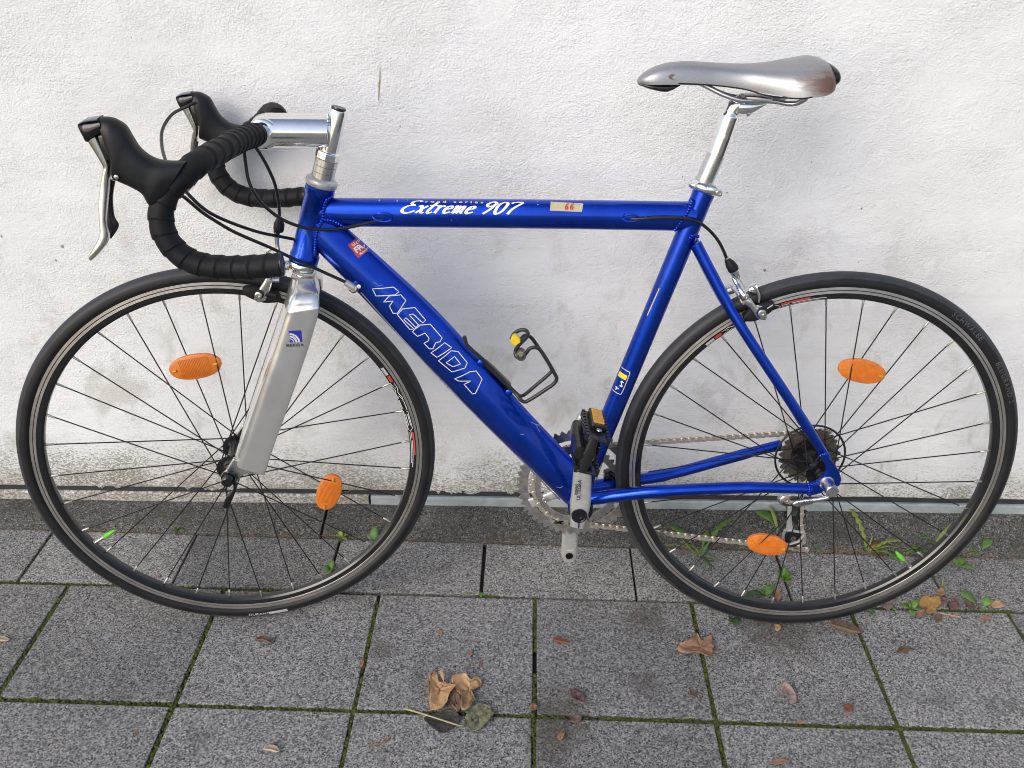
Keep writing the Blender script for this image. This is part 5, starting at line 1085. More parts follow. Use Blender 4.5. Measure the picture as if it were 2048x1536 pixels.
# chain: one object per link, along chainring, upper run, sprocket, pulleys, lower run
def arc_pts(c, r_, a0, a1, n): return [c + Vector((math.cos(R(a0 + (a1 - a0) * i / n)), 0, math.sin(R(a0 + (a1 - a0) * i / n)))) * r_ for i in range(n + 1)]
rs_ = .0127 * 19 / (2 * math.pi); jp = V((-0.0022, 0.0400, 0.2127)); tp2_ = V((0.0024, 0.0440, 0.1574))
jp.y = tp2_.y = 0; BBc = BB.copy(); RHc = RH.copy()
chain_path = arc_pts(BBc, R2, 262, 84, 50) + arc_pts(RHc, rs_, 84, -62, 24) + [RHc + Vector((-.004, 0, -.052)), jp + Vector((.012, 0, .006)), jp + Vector((.011, 0, -.010)), tp2_ + Vector((.016, 0, .010))] + arc_pts(tp2_, .0205, 10, -95, 10)
cp = spline(chain_path, 3, True); cp = [q + LAT * (CW - .003) for q in cp]
S = [0.]
for a, b in zip(cp, cp[1:] + cp[:1]): S.append(S[-1] + (b - a).length)
NL = int(round(S[-1] / .0127)); step = S[-1] / NL
def at_s(s):
    s %= S[-1]; lo, hi = 0, len(S) - 1
    while hi - lo > 1:
        m_ = (lo + hi) // 2
        if S[m_] <= s: lo = m_
        else: hi = m_
    a, b = cp[lo % len(cp)], cp[(lo + 1) % len(cp)]; return a.lerp(b, (s - S[lo]) / max(1e-9, S[hi] - S[lo]))
def plate(y0, y1, hgt):
    tops = [(-.0088, 0, .0012), (-.0072, 0, hgt), (-.0045, 0, hgt * .95), (0, 0, hgt * .66), (.0045, 0, hgt * .95), (.0072, 0, hgt), (.0088, 0, .0012)]
    P_ = [Vector(p) for p in tops] + [Vector((p[0], 0, -p[2])) for p in reversed(tops)]
    return prism(P_, (0, 1, 0), y0, y1)
def link_mesh(outer):
    yo = (.0026, .0034) if outer else (.0017, .0025)
    vf = join(plate(-yo[1], -yo[0], .0042), plate(yo[0], yo[1], .0042), *([cyl((x_, -.0040, 0), (x_, .0040, 0), .0019, 8) for x_ in (-.00635, .00635)] if outer else [cyl((x_, -.0017, 0), (x_, .0017, 0), .0036, 10) for x_ in (-.00635, .00635)]))
    me = bpy.data.meshes.new('chain_link'); me.from_pydata([tuple(v) for v in vf[0]], [], vf[1]); me.materials.append(M['chain_steel']); me.update(); return me
LM = (link_mesh(False), link_mesh(True)); chain = empty('chain', (0, 0, 0), bike)
for k in range(NL):
    a, b = at_s(k * step), at_s((k + 1) * step); d = (b - a).normalized(); o = bpy.data.objects.new('chain_link', LM[k % 2]); link(o, chain)
    zz = Vector((-d.z, 0, d.x)); o.matrix_local = Matrix.Translation((a + b) / 2) @ Matrix((d, LAT, zz)).transposed().to_4x4()

rd = part('rear_derailleur', ribbon([(-0.0163, 0.0600, 0.2435), (-0.0274, 0.0600, 0.2381), (-0.0305, 0.0600, 0.2274), (-0.0229, 0.0600, 0.2190), (-0.0112, 0.0580, 0.2162)], [(0.0017, 0.0600, 0.2384), (-0.0101, 0.0600, 0.2319), (-0.0147, 0.0600, 0.2255), (-0.0072, 0.0600, 0.2245), (0.0013, 0.0580, 0.2248)], [.007, .008, .008, .008, .007], LAT, 18, 3, 6), 'satin_alloy')
part('pivot_bolt', lathe((-0.0188, 0.0500, 0.2348), (0, -1, 0), [(0, .0062), (.003, .0060), (.0032, .0034), (.0012, .0030)], 14), 'chain_steel', rd)
part('derailleur_cage', ribbon([(-0.0200, 0.0340, 0.2300), (-0.0184, 0.0340, 0.2121), (-0.0163, 0.0340, 0.1909), (-0.0172, 0.0340, 0.1780)], [(-0.0119, 0.0340, 0.2301), (-0.0102, 0.0340, 0.2122), (-0.0054, 0.0340, 0.1910), (0.0032, 0.0340, 0.1761)], .0014, LAT, 12, 4), 'painted_silver', rd)
ctri = [(-0.0175, 0.0340, 0.1801), (-0.0188, 0.0340, 0.1639), (-0.0141, 0.0340, 0.1498), (-0.0040, 0.0340, 0.1499), (0.0108, 0.0340, 0.1556), (0.0193, 0.0340, 0.1719), (0.0160, 0.0340, 0.1757), (0.0030, 0.0340, 0.1771), (-0.0065, 0.0340, 0.1803)]
part('derailleur_cage', join(*[tube([V(a), V(b)], .0026, 8) for a, b in zip(ctri, ctri[1:] + ctri[:1])]), 'painted_silver', rd)
for c_ in (jp, tp2_):
    v, f = toothed(.0165, .0210, 11, .006, CW - .0042, CW - .0018); part('jockey_wheel', ([V(p) + Vector((c_.x, 0, c_.z)) for p in v], f), 'black_plastic', rd, smooth=False)
part('front_derailleur', ribbon([V((-0.3528, 0.0400, 0.2955)), V((-0.3403, 0.0420, 0.2966)), V((-0.3269, 0.0440, 0.2854))], [V((-0.3537, 0.0400, 0.2803)), V((-0.3393, 0.0420, 0.2813)), V((-0.3241, 0.0440, 0.2691))], [.010, .012, .010], LAT, 16, 3), 'black_gloss')
part('derailleur_cable', cyl((-0.3559, -0.0040, 0.3616), (-0.3736, 0.0060, 0.2819), .0008, 6), 'steel')

# ------------------------------------------------------------------ bottle cage
cg = empty('bottle_cage', (0, 0, 0), bike)
def CG(n_, pts, r_=.0031, closed=False): return mk(n_, tube(spline(pts, 8, closed), r_, 12), 'wire_black', cg)
CG('cage_wire', [(-0.5952, -0.0200, 0.5712), (-0.5916, -0.0210, 0.5581), (-0.5846, -0.0210, 0.5496), (-0.5703, -0.0190, 0.5353), (-0.5504, -0.0120, 0.5117), (-0.5299, -0.0100, 0.4881), (-0.5134, -0.0120, 0.4704), (-0.5044, -0.0200, 0.4617), (-0.4972, -0.0280, 0.4615), (-0.4877, -0.0300, 0.4675), (-0.4656, -0.0300, 0.4838), (-0.4515, -0.0300, 0.4955), (-0.4478, -0.0300, 0.5043), (-0.4513, -0.0300, 0.5130), (-0.4607, -0.0300, 0.5302), (-0.4740, -0.0300, 0.5514), (-0.4820, -0.0300, 0.5572), (-0.4914, -0.0300, 0.5554), (-0.4967, -0.0290, 0.5481), (-0.5036, -0.0270, 0.5382), (-0.5123, -0.0240, 0.5390), (-0.5140, -0.0180, 0.5468), (-0.5068, -0.0080, 0.5540), (-0.4971, 0.0040, 0.5597), (-0.4939, 0.0100, 0.5652), (-0.4987, 0.0160, 0.5688), (-0.5083, 0.0180, 0.5671), (-0.5171, 0.0160, 0.5608), (-0.5207, 0.0100, 0.5544)])
CG('cage_wire', [(-0.5906, 0.0120, 0.5396), (-0.5711, 0.0100, 0.5214), (-0.5506, 0.0100, 0.4995), (-0.5298, 0.0100, 0.4772), (-0.5147, 0.0120, 0.4620), (-0.5060, 0.0220, 0.4492), (-0.4975, 0.0300, 0.4465), (-0.4793, 0.0320, 0.4624), (-0.4565, 0.0320, 0.4848), (-0.4526, 0.0320, 0.4930), (-0.4624, 0.0320, 0.5118), (-0.4771, 0.0320, 0.5348), (-0.4882, 0.0300, 0.5505), (-0.4983, 0.0240, 0.5562), (-0.5049, 0.0160, 0.5540), (-0.5115, 0.0060, 0.5544)])
mk('cage_plate', ribbon([(-0.5611, 0.0000, 0.5222), (-0.5465, 0.0000, 0.5083), (-0.5200, -0.0000, 0.4801)], [(-0.5660, -0.0000, 0.5151), (-0.5505, 0.0000, 0.5003), (-0.5240, 0.0000, 0.4719)], .008, LAT, 14, 4), 'wire_black', cg)
mk('cage_cap', lathe((-0.5141, -0.0040, 0.5592), (0, -1, 0), [(-.012, .0066), (0, .0080), (.005, .0080), (.0062, .0070)], 20), 'plastic_yellow', cg, ang=40)
mk('cage_bolt', lathe((-0.5052, -0.0220, 0.5421), (0, -1, 0), [(-.010, .0075), (.006, .0085), (.009, .0080), (.0095, .0050), (.008, .0045)], 20), 'cog_steel', cg, ang=40)
mk('cage_bolt', lathe((-0.5054, -0.0315, 0.5460), (0, -1, 0), [(0, .0046), (.0012, .0042)], 6), 'steel', cg, ang=40)
for uv in ((-0.5690, -0.0080, 0.5220), (-0.5232, -0.0080, 0.4702)):
    mk('bottle_boss', lathe(uv, (0, -1, 0), [(-.010, .0060), (.006, .0060), (.007, .0045)], 12), 'blue_paint', fr, ang=40)

# ------------------------------------------------------------------ fallen leaves, each a thing of its own
rl = random.Random(17)
def dry_leaf(name, outline, mat, label, cat='leaf', lift=.006, curl=.010, seed=0, group=None, z0=.0012, veins=True, fold=None, cavg=None):
    """outline: ground points round the blade; the rim lifts off the paving and the blade is crumpled"""
    P = [Vector((p[0], p[1], 0)) for p in outline]; c = sum(P, Vector()) / len(P); Q = spline(P, 4, True); n = len(Q)
    rad = max((q - c).length for q in Q)
    if rad < .0085: Q = [c + (q - c) * .82 for q in Q]
    vs, fs = [Vector((0, 0, z0 + lift * .25))], []; rings = (.25, .5, .75, 1.) if rad < .02 else (.15, .3, .45, .6, .72, .84, .93, 1.)
    for r_ in rings:
        for i, q in enumerate(Q):
            d = (q - c); a = math.atan2(d.y, d.x); jag = 1 + ((.26 * mnoise.noise((math.cos(a) * 3.1 + seed, math.sin(a) * 3.1, seed)) + .10 * mnoise.noise((math.cos(a) * 9 + seed, math.sin(a) * 9, seed))) * r_ if rad < .018 else .07 * mnoise.noise((q.x * 200, q.y * 200, seed)) if r_ == 1 else 0)
            p = d * r_ * jag; hz = mnoise.noise((q.x * r_ * 38 + seed, q.y * r_ * 38, seed * 1.7)) * .5 + .5
            ridge = abs(math.sin(a * 2.5 + seed)) * .35
            z = z0 + lift * (.2 + hz * .8) * (.35 + .65 * r_) + curl * r_ ** 3 * max(0, math.sin(a * 1.5 + seed * 2.1)) + lift * ridge * (1 - r_)
            z += .0022 * mnoise.noise((q.x * r_ * 150, q.y * r_ * 150, seed)) * min(1, rad / .03) + .0012 * abs(math.sin(a * 5 + r_ * 9 + seed)) * r_ * min(1, rad / .03)
            vs.append(Vector((p.x, p.y, max(z0, z))))
    for i in range(n): fs.append((0, 1 + i, 1 + (i + 1) % n))
    for k in range(len(rings) - 1):
        for i in range(n):
            a, b = 1 + k * n + i, 1 + k * n + (i + 1) % n; fs.append((a, b, b + n, a + n))
    zmin = min(v.z for v in vs)
    o = mk(name, ([Vector((v.x, v.y, v.z - zmin)) for v in vs], fs), mat, None, True, 60); o.location = (c.x, c.y, zmin); solid(o, .0005)
    return tag(o, label, cat, group)
def leaf_part(parent, name, outline, mat, lift=.006, curl=.01, seed=0, z0=.001):
    o = dry_leaf(name, outline, mat, None, None, lift, curl, seed, None, z0); lc = o.location.copy(); o.parent = parent; o.location = lc - parent.location; return o
G_ = 'dry leaves and crumbs fallen on the paving'
ml = empty('maple_leaf', (*(-0.1064, 1.0418, 0.0000)[:2], 0)); tag(ml, 'large tan maple leaf folded in the middle, lying in front on the mossy joint', 'leaf', G_)
leaf_part(ml, 'leaf_lobe', [(-0.1516, 1.0863, 0.0000), (-0.1466, 1.0799, 0.0000), (-0.1387, 1.0879, 0.0000), (-0.1329, 1.0717, 0.0000), (-0.1213, 1.0668, 0.0000), (-0.1142, 1.0638, 0.0000), (-0.1082, 1.0534, 0.0000), (-0.1013, 1.0515, 0.0000), (-0.1115, 1.0323, 0.0000), (-0.1132, 1.0229, 0.0000), (-0.1247, 1.0123, 0.0000), (-0.1393, 1.0097, 0.0000), (-0.1458, 1.0393, 0.0000), (-0.1493, 1.0646, 0.0000)], 'leaf_tan', .012, .012, 1.)
leaf_part(ml, 'leaf_lobe', [(-0.1021, 1.0515, 0.0000), (-0.1101, 1.0661, 0.0000), (-0.0991, 1.0785, 0.0000), (-0.0870, 1.0779, 0.0000), (-0.0787, 1.0684, 0.0000), (-0.0690, 1.0775, 0.0000), (-0.0603, 1.0767, 0.0000), (-0.0580, 1.0660, 0.0000), (-0.0661, 1.0571, 0.0000), (-0.0744, 1.0547, 0.0000), (-0.0721, 1.0453, 0.0000), (-0.0678, 1.0298, 0.0000), (-0.0715, 1.0215, 0.0000), (-0.0780, 1.0070, 0.0000), (-0.0877, 1.0046, 0.0000), (-0.0912, 1.0299, 0.0000)], 'leaf_tan', .012, .011, 2.2)
leaf_part(ml, 'leaf_fold', [(-0.1021, 1.0515, 0.0000), (-0.1117, 1.0343, 0.0000), (-0.1115, 1.0220, 0.0000), (-0.1049, 1.0130, 0.0000), (-0.0961, 1.0063, 0.0000), (-0.0900, 1.0136, 0.0000), (-0.0912, 1.0299, 0.0000)], 'leaf_brown', .011, .004, .4, .002)
mk('leaf_stub', ribbon([V((-0.1332, 1.0872, 0.0120)), V((-0.1298, 1.0786, 0.0120)), V((-0.1250, 1.0714, 0.0080))], [V((-0.1280, 1.0878, 0.0140)), V((-0.1238, 1.0790, 0.0130)), V((-0.1227, 1.0646, 0.0060))], .0006, (0, -.3, 1), 8, 2), 'leaf_tan', None); o = bpy.data.objects['leaf_stub']; o.parent = ml; o.matrix_parent_inverse = Matrix.Translation(ml.location).inverted()
dk = empty('leaf', (*(-0.1140, 0.9858, 0.0000)[:2], 0)); tag(dk, 'dark rotting leaf with a pale straight stalk, half under the large tan maple leaf', 'leaf', G_)
leaf_part(dk, 'leaf_blade', [(-0.1490, 0.9923, 0.0000), (-0.1386, 1.0027, 0.0000), (-0.1204, 1.0104, 0.0000), (-0.1040, 1.0121, 0.0000), (-0.0925, 1.0024, 0.0000), (-0.0914, 0.9886, 0.0000), (-0.1033, 0.9745, 0.0000), (-0.1164, 0.9672, 0.0000), (-0.1327, 0.9763, 0.0000)], 'leaf_dark', .003, .003, 3.1)
st = mk('leaf_stalk', tube(spline([V((-0.1844, 1.0136, 0.0030)), V((-0.1566, 1.0030, 0.0060)), V((-0.1292, 0.9924, 0.0080)), V((-0.0957, 0.9817, 0.0070)), V((-0.0844, 0.9817, 0.0040))], 5), [.0016] * 8 + [.0013] * 8 + [.0009] * 5, 8), 'stem_yellow'); st.parent = dk; st.matrix_parent_inverse = Matrix.Translation(dk.location).inverted()
dry_leaf('leaf', [(-0.0729, 1.0183, 0.0000), (-0.0634, 1.0269, 0.0000), (-0.0492, 1.0264, 0.0000), (-0.0381, 1.0187, 0.0000), (-0.0351, 1.0067, 0.0000), (-0.0402, 0.9925, 0.0000), (-0.0487, 0.9824, 0.0000), (-0.0627, 0.9731, 0.0000), (-0.0742, 0.9746, 0.0000), (-0.0806, 0.9851, 0.0000), (-0.0821, 0.9959, 0.0000)], 'leaf_mottled', 'rounded grey green mottled leaf, right beside the large tan maple leaf', 'leaf', .006, .006, 4., G_)
rs2 = empty('maple_leaf', (*(0.3236, 1.1647, 0.0000)[:2], 0)); tag(rs2, 'rust brown maple leaf lying across the paving joint below the rear wheel', 'leaf', G_)
leaf_part(rs2, 'leaf_blade', [(0.2846, 1.1607, 0.0000), (0.2969, 1.1719, 0.0000), (0.3130, 1.1774, 0.0000), (0.3248, 1.1960, 0.0000), (0.3304, 1.1853, 0.0000), (0.3324, 1.1806, 0.0000), (0.3430, 1.1907, 0.0000), (0.3537, 1.1948, 0.0000), (0.3514, 1.1753, 0.0000), (0.3538, 1.1683, 0.0000), (0.3490, 1.1610, 0.0000), (0.3481, 1.1504, 0.0000), (0.3395, 1.1362, 0.0000), (0.3279, 1.1403, 0.0000), (0.3129, 1.1467, 0.0000), (0.2991, 1.1496, 0.0000)], 'leaf_rust', .009, .010, 5.)
st = mk('leaf_stalk', tube([V((0.3457, 1.1564, 0.0060)), V((0.3565, 1.1566, 0.0050)), V((0.3655, 1.1614, 0.0040))], .0018, 8), 'leaf_rust'); st.parent = rs2; st.matrix_parent_inverse = Matrix.Translation(rs2.location).inverted()
def rolled(name, a, b, r_, mat, label, bend=.0, h=.004, cat='leaf'):
    """a leaf curled into a loose, open roll"""
    a, b = V(a), V(b); d = (b - a); n = 14; m = 16; vs, fs = [], []; L = d.length; dx = d.normalized(); nn = Vector((-dx.y, dx.x, 0))
    for i in range(n + 1):
        t_ = i / n; w_ = r_ * (math.sin(math.pi * min(1, t_ * .92 + .06)) ** .6) * (1 + .15 * mnoise.noise((t_ * 6, r_ * 900, 1)))
        for j in range(m + 1):
            g = -2.2 + 4.4 * j / m; rr_ = w_ * (1 - .22 * j / m)
            vs.append(dx * (L * (t_ - .5)) + nn * (rr_ * math.sin(g) + bend * math.sin(math.pi * t_)) + Vector((0, 0, r_ * .95 - rr_ * math.cos(g) * .9 + .0006 * mnoise.noise((t_ * 11, j * .7, 2)))))
    for i in range(n):
        for j in range(m): fs.append((i * (m + 1) + j, i * (m + 1) + j + 1, (i + 1) * (m + 1) + j + 1, (i + 1) * (m + 1) + j))
    zmin = min(v.z for v in vs); o = mk(name, ([v - Vector((0, 0, zmin)) for v in vs], fs), mat, None, True, 70); c = (a + b) / 2; o.location = (c.x, c.y, .0008); solid(o, .0006)
    return tag(o, label, cat, G_)
rolled('leaf', (0.5759, 1.2337, 0.0000), (0.6303, 1.2122, 0.0000), .0105, 'leaf_brown', 'long brown leaf rolled up, just under the bottom of the rear tyre')
rolled('leaf', (-0.4705, 1.1528, 0.0000), (-0.4371, 1.1458, 0.0000), .0062, 'leaf_brown', 'small curled brown leaf in the middle of a tile below the front tyre', .006)
rolled('leaf', (-0.3947, 0.9275, 0.0000), (-0.3680, 0.9221, 0.0000), .0058, 'leaf_pale', 'pale curled leaf scrap near the bottom edge of the picture, left of centre', .003)
rolled('leaf', (0.0637, 1.1781, 0.0000), (0.0942, 1.1697, 0.0000), .0046, 'leaf_red', 'red brown narrow leaf scrap lying on a tile below the pedal crank')
rolled('leaf', (0.6801, 1.1684, 0.0000), (0.7125, 1.1768, 0.0000), .0052, 'leaf_brown', 'small dark curled scrap alone on the tile right of the rear wheel', .006)
rolled('leaf', (-0.9300, 1.1389, 0.0000), (-0.9041, 1.1340, 0.0000), .0050, 'leaf_pale', 'pale curled scrap cut off by the left edge of the picture')
dry_leaf('leaf', [(0.4569, 1.0884, 0.0000), (0.4653, 1.0844, 0.0000), (0.4696, 1.0738, 0.0000), (0.4744, 1.0655, 0.0000), (0.4696, 1.0496, 0.0000), (0.4606, 1.0472, 0.0000), (0.4586, 1.0596, 0.0000), (0.4532, 1.0689, 0.0000)], 'leaf_pink', 'pinkish crumpled leaf with ragged edges alone on the large tile below the rear wheel', 'leaf', .006, .006, 6., G_)
dry_leaf('leaf', [(0.5493, 1.0475, 0.0000), (0.5589, 1.0489, 0.0000), (0.5627, 1.0418, 0.0000), (0.5557, 1.0324, 0.0000), (0.5482, 1.0351, 0.0000)], 'leaf_red', 'small dark red scrap right of the pinkish crumpled leaf', 'leaf', .006, .004, 7., G_)
dry_leaf('leaf', [(0.0916, 1.0548, 0.0000), (0.1019, 1.0594, 0.0000), (0.1136, 1.0546, 0.0000), (0.1163, 1.0411, 0.0000), (0.1109, 1.0305, 0.0000), (0.0992, 1.0322, 0.0000), (0.0929, 1.0423, 0.0000)], 'leaf_purple', 'dark purple brown crumpled leaf on the tile right of the middle mossy joint', 'leaf', .011, .008, 8., G_)
dry_leaf('leaf', [(0.0900, 1.0034, 0.0000), (0.0985, 1.0108, 0.0000), (0.1083, 1.0081, 0.0000), (0.1063, 0.9991, 0.0000), (0.0947, 0.9957, 0.0000)], 'leaf_brown', 'flat brown crumb just below the dark purple crumpled leaf', 'leaf', .004, .002, 9., G_)
dry_leaf('leaf', [(0.0689, 0.9704, 0.0000), (0.0763, 0.9774, 0.0000), (0.0810, 0.9718, 0.0000), (0.0759, 0.9621, 0.0000), (0.0695, 0.9618, 0.0000)], 'leaf_rust', 'rust coloured crumb at the end of the brown smear near the bottom centre', 'leaf', .004, .003, 10., G_)
dry_leaf('leaf', [(0.2946, 1.0691, 0.0000), (0.3028, 1.0673, 0.0000), (0.3065, 1.0579, 0.0000), (0.3014, 1.0524, 0.0000), (0.2947, 1.0585, 0.0000)], 'leaf_brown', 'small brown scrap below the rust brown maple leaf', 'leaf', .006, .004, 11., G_)
dry_leaf('leaf', [(0.4033, 0.9363, 0.0000), (0.4168, 0.9404, 0.0000), (0.4299, 0.9391, 0.0000), (0.4270, 0.9335, 0.0000), (0.4137, 0.9303, 0.0000), (0.4037, 0.9308, 0.0000)], 'leaf_rust', 'orange brown flat scrap touching the bottom edge of the picture, right of centre', 'leaf', .002, .001, 12., G_)
dry_leaf('leaf', [(-0.0895, 1.1386, 0.0000), (-0.0827, 1.1436, 0.0000), (-0.0778, 1.1356, 0.0000), (-0.0845, 1.1296, 0.0000)], 'leaf_rust', 'upper of two tiny orange scraps above the large tan maple leaf', 'leaf', .003, .002, 13., G_)
dry_leaf('leaf', [(-0.0677, 1.1142, 0.0000), (-0.0617, 1.1179, 0.0000), (-0.0600, 1.1032, 0.0000), (-0.0655, 1.1075, 0.0000)], 'leaf_rust', 'lower of two tiny orange scraps above the large tan maple leaf', 'leaf', .003, .002, 14., G_)
dry_leaf('leaf', [(-0.1458, 1.1879, 0.0000), (-0.1397, 1.1906, 0.0000), (-0.1351, 1.1810, 0.0000), (-0.1432, 1.1794, 0.0000)], 'leaf_rust', 'tiny orange scrap highest on the tile left of the middle joint', 'leaf', .002, .002, 15., G_)
dry_leaf('leaf', [(-0.2741, 1.1094, 0.0000), (-0.2689, 1.1153, 0.0000), (-0.2663, 1.1052, 0.0000), (-0.2704, 1.0983, 0.0000)], 'leaf_rust', 'tiny brown scrap on the joint left of the large tan maple leaf', 'leaf', .003, .002, 16., G_)
dry_leaf('leaf', [(0.0250, 1.0231, 0.0000), (0.0316, 1.0316, 0.0000), (0.0358, 1.0256, 0.0000), (0.0333, 1.0163, 0.0000), (0.0267, 1.0141, 0.0000)], 'leaf_rust', 'small rust scrap standing on the crossing of the middle mossy joints', 'leaf', .006, .004, 17., G_)
dry_leaf('leaf', [(0.4638, 1.0128, 0.0000), (0.4712, 1.0160, 0.0000), (0.4727, 1.0091, 0.0000), (0.4651, 1.0079, 0.0000)], 'leaf_rust', 'tiny brown scrap on the lowest long joint below the pinkish leaf', 'leaf', .003, .002, 18., G_)
dry_leaf('leaf', [(0.4754, 1.2308, 0.0000), (0.4847, 1.2312, 0.0000), (0.4848, 1.2199, 0.0000), (0.4753, 1.2145, 0.0000)], 'leaf_tan', 'small tan leaf bit right under the bottom of the rear tyre', 'leaf', .003, .002, 19., G_)
dry_leaf('leaf', [(-0.6095, 0.9495, 0.0000), (-0.6062, 0.9534, 0.0000), (-0.6009, 0.9460, 0.0000), (-0.6054, 0.9430, 0.0000)], 'leaf_rust', 'tiny orange scrap on the lower left tile', 'leaf', .003, .002, 20., G_)
dry_leaf('leaf', [(0.4920, 1.3173, 0.0000), (0.5034, 1.3206, 0.0000), (0.5041, 1.2987, 0.0000), (0.4929, 1.2915, 0.0000)], 'leaf_rust', 'brown leaf bit seen through the rear wheel just above its rim', 'leaf', .006, .004, 21., G_)
dry_leaf('leaf', [(0.6924, 1.2905, 0.0000), (0.7052, 1.3004, 0.0000), (0.7217, 1.3038, 0.0000), (0.7118, 1.2859, 0.0000), (0.6996, 1.2722, 0.0000), (0.6938, 1.2773, 0.0000)], 'leaf_pink', 'pale brown torn leaf against the lower right of the rear tyre', 'leaf', .009, .008, 22., G_)
dry_leaf('leaf', [(0.7633, 1.2921, 0.0000), (0.7751, 1.3087, 0.0000), (0.7903, 1.3162, 0.0000), (0.7961, 1.3137, 0.0000), (0.8094, 1.3183, 0.0000), (0.8104, 1.3034, 0.0000), (0.8028, 1.2911, 0.0000), (0.7925, 1.2840, 0.0000), (0.7884, 1.2707, 0.0000), (0.7759, 1.2650, 0.0000), (0.7674, 1.2672, 0.0000), (0.7733, 1.2806, 0.0000), (0.7647, 1.2855, 0.0000)], 'leaf_ochre', 'ochre yellow lobed leaf among the weeds right of the rear wheel', 'leaf', .006, .005, 23., G_)
dry_leaf('leaf', [(0.8042, 1.3250, 0.0000), (0.8192, 1.3339, 0.0000), (0.8260, 1.3314, 0.0000), (0.8196, 1.3174, 0.0000), (0.8119, 1.3198, 0.0000)], 'leaf_rust', 'small brown scrap on top of the ochre leaf, toward the wall', 'leaf', .008, .004, 24., G_)
dry_leaf('leaf', [(0.7512, 1.2744, 0.0000), (0.7641, 1.2789, 0.0000), (0.7713, 1.2779, 0.0000), (0.7588, 1.2617, 0.0000), (0.7493, 1.2561, 0.0000)], 'leaf_rust', 'small tan triangle scrap at the lower left of the ochre leaf', 'leaf', .006, .003, 25., G_)
dry_leaf('leaf', [(0.7816, 1.2626, 0.0000), (0.7922, 1.2682, 0.0000), (0.7957, 1.2580, 0.0000), (0.7855, 1.2461, 0.0000), (0.7785, 1.2496, 0.0000)], 'leaf_brown', 'small dark brown scrap below the ochre leaf', 'leaf', .005, .003, 26., G_)
dry_leaf('leaf', [(0.8146, 1.3145, 0.0000), (0.8212, 1.3093, 0.0000), (0.8203, 1.2971, 0.0000), (0.8128, 1.3022, 0.0000)], 'leaf_purple', 'purple scrap touching the right edge of the ochre leaf', 'leaf', .005, .003, 27., G_)
dry_leaf('leaf', [(0.8217, 1.2959, 0.0000), (0.8337, 1.3044, 0.0000), (0.8420, 1.2967, 0.0000), (0.8337, 1.2831, 0.0000), (0.8211, 1.2799, 0.0000)], 'leaf_purple', 'larger purple scrap midway between the ochre leaf and the two leaved seedling', 'leaf', .006, .004, 28., G_)
dry_leaf('leaf', [(0.8360, 1.3126, 0.0000), (0.8449, 1.3157, 0.0000), (0.8443, 1.3049, 0.0000), (0.8351, 1.3031, 0.0000)], 'leaf_purple', 'purple scrap on the wall side of the larger purple scrap', 'leaf', .005, .004, 33., G_)
dry_leaf('leaf', [(0.8540, 1.3053, 0.0000), (0.8646, 1.3030, 0.0000), (0.8705, 1.2899, 0.0000), (0.8633, 1.2817, 0.0000), (0.8521, 1.2865, 0.0000)], 'leaf_purple', 'purple scrap at the foot of the two leaved seedling', 'leaf', .006, .004, 29., G_)
dry_leaf('leaf', [(0.9016, 1.3005, 0.0000), (0.9175, 1.3106, 0.0000), (0.9274, 1.3030, 0.0000), (0.9258, 1.2949, 0.0000), (0.9066, 1.2901, 0.0000)], 'leaf_tan', 'tan flat leaf on the joint right of the two leaved seedling', 'leaf', .003, .002, 30., G_)
dry_leaf('leaf', [(0.8742, 1.2716, 0.0000), (0.8843, 1.2669, 0.0000), (0.8885, 1.2593, 0.0000), (0.8749, 1.2600, 0.0000)], 'leaf_rust', 'small brown scrap below the two leaved seedling', 'leaf', .004, .003, 31., G_)
dry_leaf('leaf', [(0.8609, 1.2556, 0.0000), (0.8686, 1.2585, 0.0000), (0.8691, 1.2508, 0.0000), (0.8610, 1.2492, 0.0000)], 'leaf_rust', 'tiny brown crumb lowest in the litter right of the rear wheel', 'leaf', .003, .002, 32., G_)
def twig(name, pts, r_, mat, label):
    pts = [V(p) for p in pts]; c = pts[len(pts) // 2]; c = Vector((c.x, c.y, 0)); o = mk(name, tube([p - c for p in spline(pts, 6)], r_, 8), mat); o.location = c; return tag(o, label, 'twig')
twig('twig', [(-0.2325, 0.9420, 0.0012), (-0.2161, 0.9440, 0.0018), (-0.2044, 0.9512, 0.0016), (-0.1985, 0.9603, 0.0012)], .0011, 'leaf_rust', 'thin curved brown twig on the tile at the lower left of centre')
twig('twig', [(0.7974, 1.2738, 0.0025), (0.8141, 1.2687, 0.0030), (0.8325, 1.2651, 0.0022)], .0014, 'leaf_tan', 'short pale twig below the purple scraps beside the ochre leaf')

